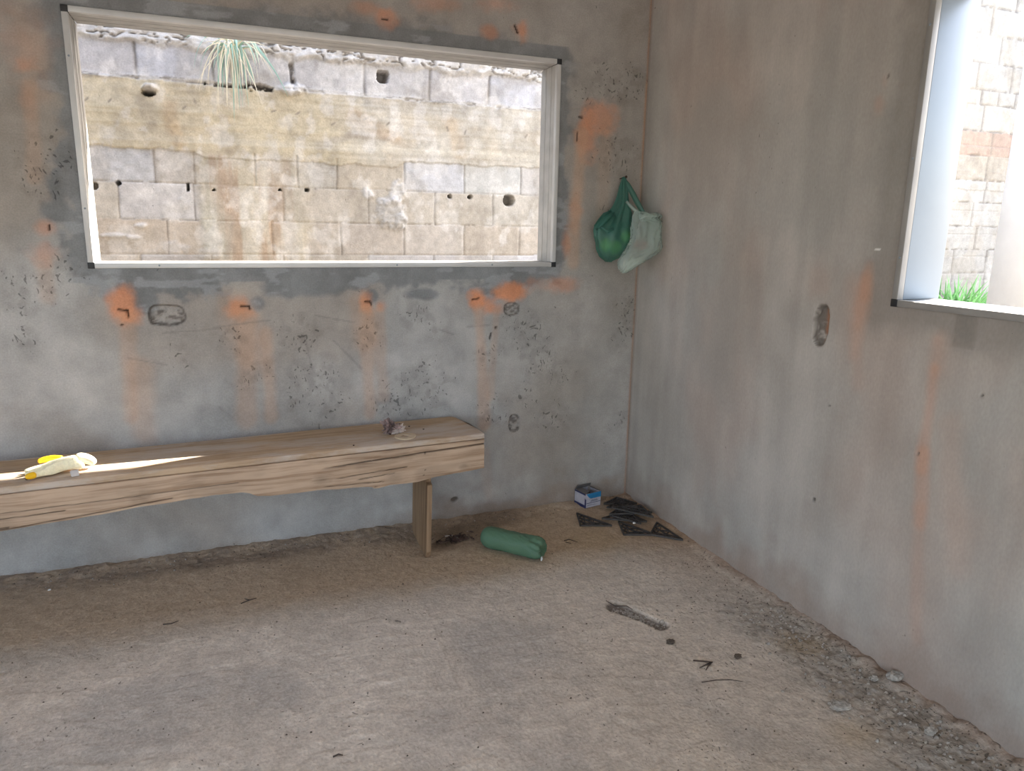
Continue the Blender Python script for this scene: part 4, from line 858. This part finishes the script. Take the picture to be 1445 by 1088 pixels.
def bags():
    A = lambda px, py, yy: at(px, py, 1, yy)
    nl = A(880, 252, -.03)
    bm = bmesh.new(); add_tube(bm, [(nl[0], .01, nl[2]), (nl[0], -.05, nl[2]+.006)], .0025, 8); add_tube(bm, [(nl[0], -.05, nl[2]+.006), (nl[0], -.053, nl[2]+.0065)], .0055, 10)
    o = bm_obj('wall_nail', bm, M['nail']); tag(o, 'dark nail in the back wall near the corner holding the bags', 'nail')
    g = empty('green_plastic_bag', nl); tag(g, 'green plastic carrier bag holding green fruit, hanging from a nail near the corner', 'bag')
    o0 = np.array(nl)
    def sil(cy_, xl, xr, yy, ry, f):
        a_, b_ = A(810+xl/6.4, 230+cy_/6.4, yy)-o0, A(810+xr/6.4, 230+cy_/6.4, yy)-o0
        return (*((a_+b_)/2), (b_[0]-a_[0])/2, ry, f)
    secs = [sil(*q) for q in ((130, 440, 465, -.04, .008, .2), (200, 420, 480, -.045, .012, .5), (260, 412, 477, -.05, .016, .55), (330, 398, 478, -.055, .022, .55), (400, 370, 482, -.06, .030, .5), (440, 338, 487, -.065, .036, .45), (500, 285, 497, -.07, .044, .35), (560, 225, 512, -.078, .052, .28), (600, 200, 525, -.08, .056, .2), (650, 198, 532, -.082, .058, .16), (700, 203, 528, -.082, .058, .14), (750, 212, 502, -.082, .056, .12), (800, 222, 468, -.08, .050, .1), (835, 236, 430, -.08, .042, .1), (862, 256, 380, -.08, .030, .1), (884, 285, 330, -.08, .012, 0))]
    me = bag_loft(secs, folds=8, seed=2); me.name = 'bag_body'; link('bag_body', me, M['bag_green'], g)
    # loose gathered edge sticking out at left
    pts = [A(866, 300, -.09)-o0, A(856, 308, -.10)-o0, A(848, 316, -.105)-o0, A(840, 322, -.10)-o0]
    o = link('bag_handle', ribbon(pts, [.03, .05, .045, .022], .3, (.3, -1, .6)), M['bag_green'], g); s_ = o.modifiers.new('solid', 'SOLIDIFY'); s_.thickness = .0008; o['label'] = 'loose gathered rim sticking out to the left'
    pts = [A(848, 320, -.12)-o0, A(858, 326, -.135)-o0, A(866, 322, -.135)-o0]
    o = link('bag_rim', ribbon(pts, [.012, .022, .014], .2, (0, -1, .3)), M['bag_green'], g); s_ = o.modifiers.new('solid', 'SOLIDIFY'); s_.thickness = .0008
    pts = [A(881, 253, -.045)-o0, A(886, 260, -.055)-o0, A(893, 273, -.07)-o0, A(899, 285, -.085)-o0, A(906, 298, -.10)-o0, A(910, 304, -.105)-o0]
    o = link('bag_handle', ribbon(pts, [.012, .022, .03, .03, .024, .02], .12), M['bag_green'], g); s_ = o.modifiers.new('solid', 'SOLIDIFY'); s_.thickness = .0008; o['label'] = 'handle strap running right to the clear bag'
    # fruit showing through: they move with nothing else and are held, so they stay things of their own
    for i, (px, py, yy, r, lab) in enumerate(((884, 335, -.085, .026, 'light green fruit at the right inside the green bag'), (856, 346, -.085, .028, 'light green fruit at the left inside the green bag'), (868, 349, -.075, .028, 'light green fruit at the bottom of the green bag'))):
        bm = bmesh.new(); bmesh.ops.create_uvsphere(bm, u_segments=24, v_segments=16, radius=r)
        for v in bm.verts: v.co.z *= 1.12 if v.co.z > 0 else 1.05
        o = bm_obj('green_fruit', bm, M['lime'], None, True); o.location = A(px, py, yy); tag(o, lab, 'fruit', 'fruit in the green bag')
    # clear bag in front of the corner
    k0 = A(902, 302, -.17); cbag = empty('clear_plastic_bag', k0); tag(cbag, 'cloudy clear plastic bag with wrapped leftovers, hanging in the corner beside the green bag', 'bag'); o0 = np.array(k0)
    secs = [sil(*q) for q in ((440, 565, 650, -.15, .016, .4), (470, 555, 700, -.16, .024, .4), (510, 556, 770, -.165, .032, .35), (560, 540, 790, -.17, .036, .3), (620, 536, 772, -.178, .042, .2), (680, 525, 772, -.18, .046, .15), (730, 508, 782, -.182, .048, .14), (775, 480, 784, -.182, .048, .12), (815, 455, 750, -.182, .046, .12), (860, 425, 680, -.182, .042, .12), (910, 405, 600, -.182, .036, .1), (955, 404, 530, -.18, .028, .08), (985, 418, 478, -.178, .014, 0))]
    me = bag_loft(secs, folds=5, seed=5); me.name = 'bag_body'; link('bag_body', me, M['bag_clear'], cbag)
    pts = [A(903, 309, -.19)-o0, A(913, 306, -.205)-o0, A(922, 307, -.20)-o0, A(930, 306, -.185)-o0, A(937, 310, -.165)-o0]
    o = link('bag_mouth', ribbon(pts, [.018, .034, .042, .040, .030], .25, (0, -1, .2)), M['bag_clear'], cbag); s_ = o.modifiers.new('solid', 'SOLIDIFY'); s_.thickness = .0008; o['label'] = 'open flared mouth of the bag'
    pts = [A(884, 284, -.10)-o0, A(891, 291, -.12)-o0, A(898, 298, -.14)-o0, A(905, 306, -.165)-o0]
    o = link('bag_handle', ribbon(pts, [.012, .02, .026, .03], .2), M['bag_clear'], cbag); s_ = o.modifiers.new('solid', 'SOLIDIFY'); s_.thickness = .0008
    o = crumple('wrapped_leftovers', M['pale_food'], None, .052, 4., .55, 2.6, 5, (1.25, .5, .55)); o.rotation_euler.y = -.45; o.location = A(892, 377, -.182); tag(o, 'pale wrapped leftovers at the bottom of the clear bag', 'food')
    o = crumple('reddish_leftovers', M['red'], None, .046, 6., .5, 2.4, 5, (1.2, .6, .7)); o.location = A(903, 352, -.185); tag(o, 'reddish wrapped leftovers in the middle of the clear bag', 'food')
bags()

# ------------------------------------------------------------------ litter on the floor
def P2(px, py): p = at(px, py, 2, 0.); return float(p[0]), float(p[1]), floor_z(p[0], p[1])
def twig(name, label, branches, r, m=None, cat='twig'):
    x, y, z = P2(*branches[0][0]); bm = bmesh.new()
    for br in branches:
        pts = []
        for px, py in br: a, b, c = P2(px, py); pts.append((a-x, b-y, c-z+r*.9+random.uniform(0, .001)))
        add_tube(bm, pts, [r]*(len(pts)-1)+[r*.5], 6)
    o = bm_obj(name, bm, m or M['twig'], None, True); o.location = (x, y, z); tag(o, label, cat); return o
twig('twig', 'small three-pronged twig on the open floor below the gravel hollow', [[(978, 934), (992, 935), (1006, 936)], [(1004, 936), (996, 940), (987, 944)], [(1004, 936), (999, 942), (996, 947)]], .0022)
twig('straw', 'thin curved straw on the floor just below the three-pronged twig', [[(990, 964), (1010, 961), (1030, 961), (1048, 963)]], .0013)
twig('twig', 'thin dark twig at the upper end of the gravel hollow', [[(855, 849), (868, 853), (884, 855), (893, 859)]], .0016)
twig('twig', 'short bent twig lying between the bottle and the black grid', [[(796, 764), (803, 762), (815, 766)], [(798, 766), (806, 768)]], .002)
twig('twig', 'thin twig on the dusty floor at the far left, in front of the bench', [[(230, 882), (242, 881), (252, 877)]], .0018)
twig('twig', 'forked twig on the floor strip left of the bench leg', [[(340, 853), (352, 848), (362, 845)], [(352, 848), (345, 846)]], .0018)
twig('twig', 'dark twig end on the floor near the bottom edge, left of centre', [[(470, 1070), (478, 1067), (484, 1068)]], .0022)
twig('string_scrap', 'pale bit of string among dead leaves right of the bench leg', [[(628, 757), (638, 756), (645, 759), (655, 763)]], .0022, M['white'], 'string')
def clod(px, py, r, label, name='dirt_clod', m=None, cat='clod', sq=(1.2, .9, .7)):
    x, y, z = P2(px, py); o = crumple(name, m or M['crumb'], None, r, px*.37, .3, 2., 3, sq); o.location = (x, y, z-.001); tag(o, label, cat); return o
clod(946, 908, .016, 'dark clod of dirt on the floor just below the gravel hollow')
clod(1041, 929, .014, 'small dark clod on the floor right of the three-pronged twig')
clod(1262, 965, .03, 'grey mortar lump against the right wall in the dirt heap', 'mortar_lump', M['rubble'], 'rubble')
clod(1185, 998, .034, 'flat pale mortar lump in the dirt band along the right wall', 'mortar_lump', M['rubble'], 'rubble', (1.4, 1, .4))
clod(1233, 962, .016, 'small grey lump left of the bigger lump against the right wall', 'mortar_lump', M['rubble'], 'rubble')
clod(1312, 1038, .02, 'grey crumbly lump in the dirt band near the bottom right', 'mortar_lump', M['rubble'], 'rubble')
clod(70, 833, .006, 'white pebble on the floor below the left end of the bench', 'pebble', M['white'], 'pebble')
def leaf_heap(px, py, n, spread, name, label, m, size, hmul=1.):
    x, y, z = P2(px, py); bm = bmesh.new()
    for i in range(n):
        a, b = random.gauss(0, spread), random.gauss(0, spread*.45); s_ = size*random.uniform(.5, 1.2); zz = floor_z(x+a, y+b)-z+.002+abs(random.gauss(0, .006))*hmul
        rot = Matrix.Rotation(random.uniform(0, 6.3), 3, 'Z') @ Matrix.Rotation(random.uniform(-.7, .7), 3, 'X')
        P = [(-s_, 0, 0), (-.2*s_, .35*s_, .15*s_), (s_, .05*s_, .05*s_), (0, -.35*s_, .2*s_)]
        bm.faces.new([bm.verts.new(Vector((a, b, zz)) + rot @ Vector(p)) for p in P])
    o = bm_obj(name, bm, m); sm = o.modifiers.new('solid', 'SOLIDIFY'); sm.thickness = .001; o.location = (x, y, z); tag(o, label, 'litter', kind='stuff'); return o
leaf_heap(642, 762, 90, .035, 'dead_leaves', 'dark dead leaves and crumbs heaped between bench leg and green bottle', M['leaf'], .014)
def scatter(name, label, m, pts, cat):
    V, Q = [], []
    for x, y, r in pts:
        z = floor_z(x, y); a0 = random.random()*6; q = []; n0 = len(V)
        for k in range(4): V.append((x+r*math.cos(a0+k*1.57)*random.uniform(.6, 1.5), y+r*math.sin(a0+k*1.57)*random.uniform(.5, 1), z-.0005))
        for k in range(4): V.append((x+r*.55*math.cos(a0+k*1.57+.3), y+r*.5*math.sin(a0+k*1.57+.3), z+r*random.uniform(.5, .9)))
        Q += [(n0+4, n0+5, n0+6, n0+7)]+[(n0+k, n0+(k+1) % 4, n0+4+(k+1) % 4, n0+4+k) for k in range(4)]
    o = link(name, np_mesh(name, V, Q, smooth=False), m); tag(o, label, cat, kind='stuff'); return o
pts = []
a, b = np.array(P2(868, 856)[:2]), np.array(P2(932, 882)[:2])
for i in range(150):
    t = random.random(); p = a+(b-a)*t; pts.append((p[0]+random.gauss(0, .012), p[1]+random.gauss(0, .010), random.uniform(.002, .006)))
scatter('gravel', 'grey gravel in the long shallow hollow of the floor', M['rubble'], pts, 'gravel')
pts = []
for i in range(900):
    x, y = random.uniform(-2.5, -.02), random.uniform(-1.95, -.03)
    if random.random() < .35: x = -abs(random.gauss(0, .16))-.02; y = random.uniform(-1.95, -.7)
    elif random.random() < .3: y = -abs(random.gauss(0, .1))-.02
    if (-.29 < x < -.15 and y > -.12) or (-1.13 < x < -1.0 and -.36 < y) or (-.4 < x and y > -.55 and y < -.1): continue
    pts.append((x, y, random.uniform(.0012, .0036)))
scatter('dirt_crumbs', 'fine dark crumbs strewn over the whole dusty floor', M['crumb'], pts, 'dirt')
pts = []
for i in range(260):
    x = -abs(random.gauss(0, .11))-.04; y = random.uniform(-1.95, -1.1); pts.append((x, y, random.uniform(.002, .008)))
for i in range(60): pts.append((random.uniform(-2.4, -.6), -abs(random.gauss(0, .08))-.03, random.uniform(.002, .005)))
scatter('mortar_crumbs', 'pale mortar crumbs in the dirt along the foot of the walls', M['rubble'], pts, 'dirt')

# ------------------------------------------------------------------ light
sun = bpy.data.lights.new('sun', 'SUN'); so = bpy.data.objects.new('sun', sun); COL.objects.link(so)
SUN_DIR = Vector((-1.43, -.447, -1.0)); so.rotation_euler = SUN_DIR.to_track_quat('-Z', 'Y').to_euler(); sun.energy = 32.; sun.angle = math.radians(.55); sun.color = (1, .95, .87)
wd = bpy.data.worlds.new('sky'); SC.world = wd; wd.use_nodes = True; nt = wd.node_tree; bg = nt.nodes['Background']
sky = nt.nodes.new('ShaderNodeTexSky'); sky.sky_type = 'NISHITA'; sky.sun_disc = False; sky.sun_elevation = math.radians(33.7); sky.sun_rotation = math.radians(73); sky.air_density = 1.; sky.dust_density = 2.5
mx = nt.nodes.new('ShaderNodeMix'); mx.data_type = 'RGBA'; mx.inputs['Factor'].default_value = .4; mx.inputs[7].default_value = (2.6, 2.6, 2.6, 1)
nt.links.new(sky.outputs[0], mx.inputs[6]); nt.links.new(mx.outputs[2], bg.inputs['Color']); bg.inputs['Strength'].default_value = 1.0
SC.view_settings.view_transform = 'Standard'; SC.view_settings.look = 'None'; SC.view_settings.exposure = .4; SC.view_settings.gamma = 1.; SC.view_settings.use_curve_mapping = False
SC.cycles.max_bounces = 10; SC.cycles.diffuse_bounces = 6; SC.cycles.transparent_max_bounces = 16; SC.cycles.sample_clamp_indirect = 20.
SC.cycles.use_denoising = True
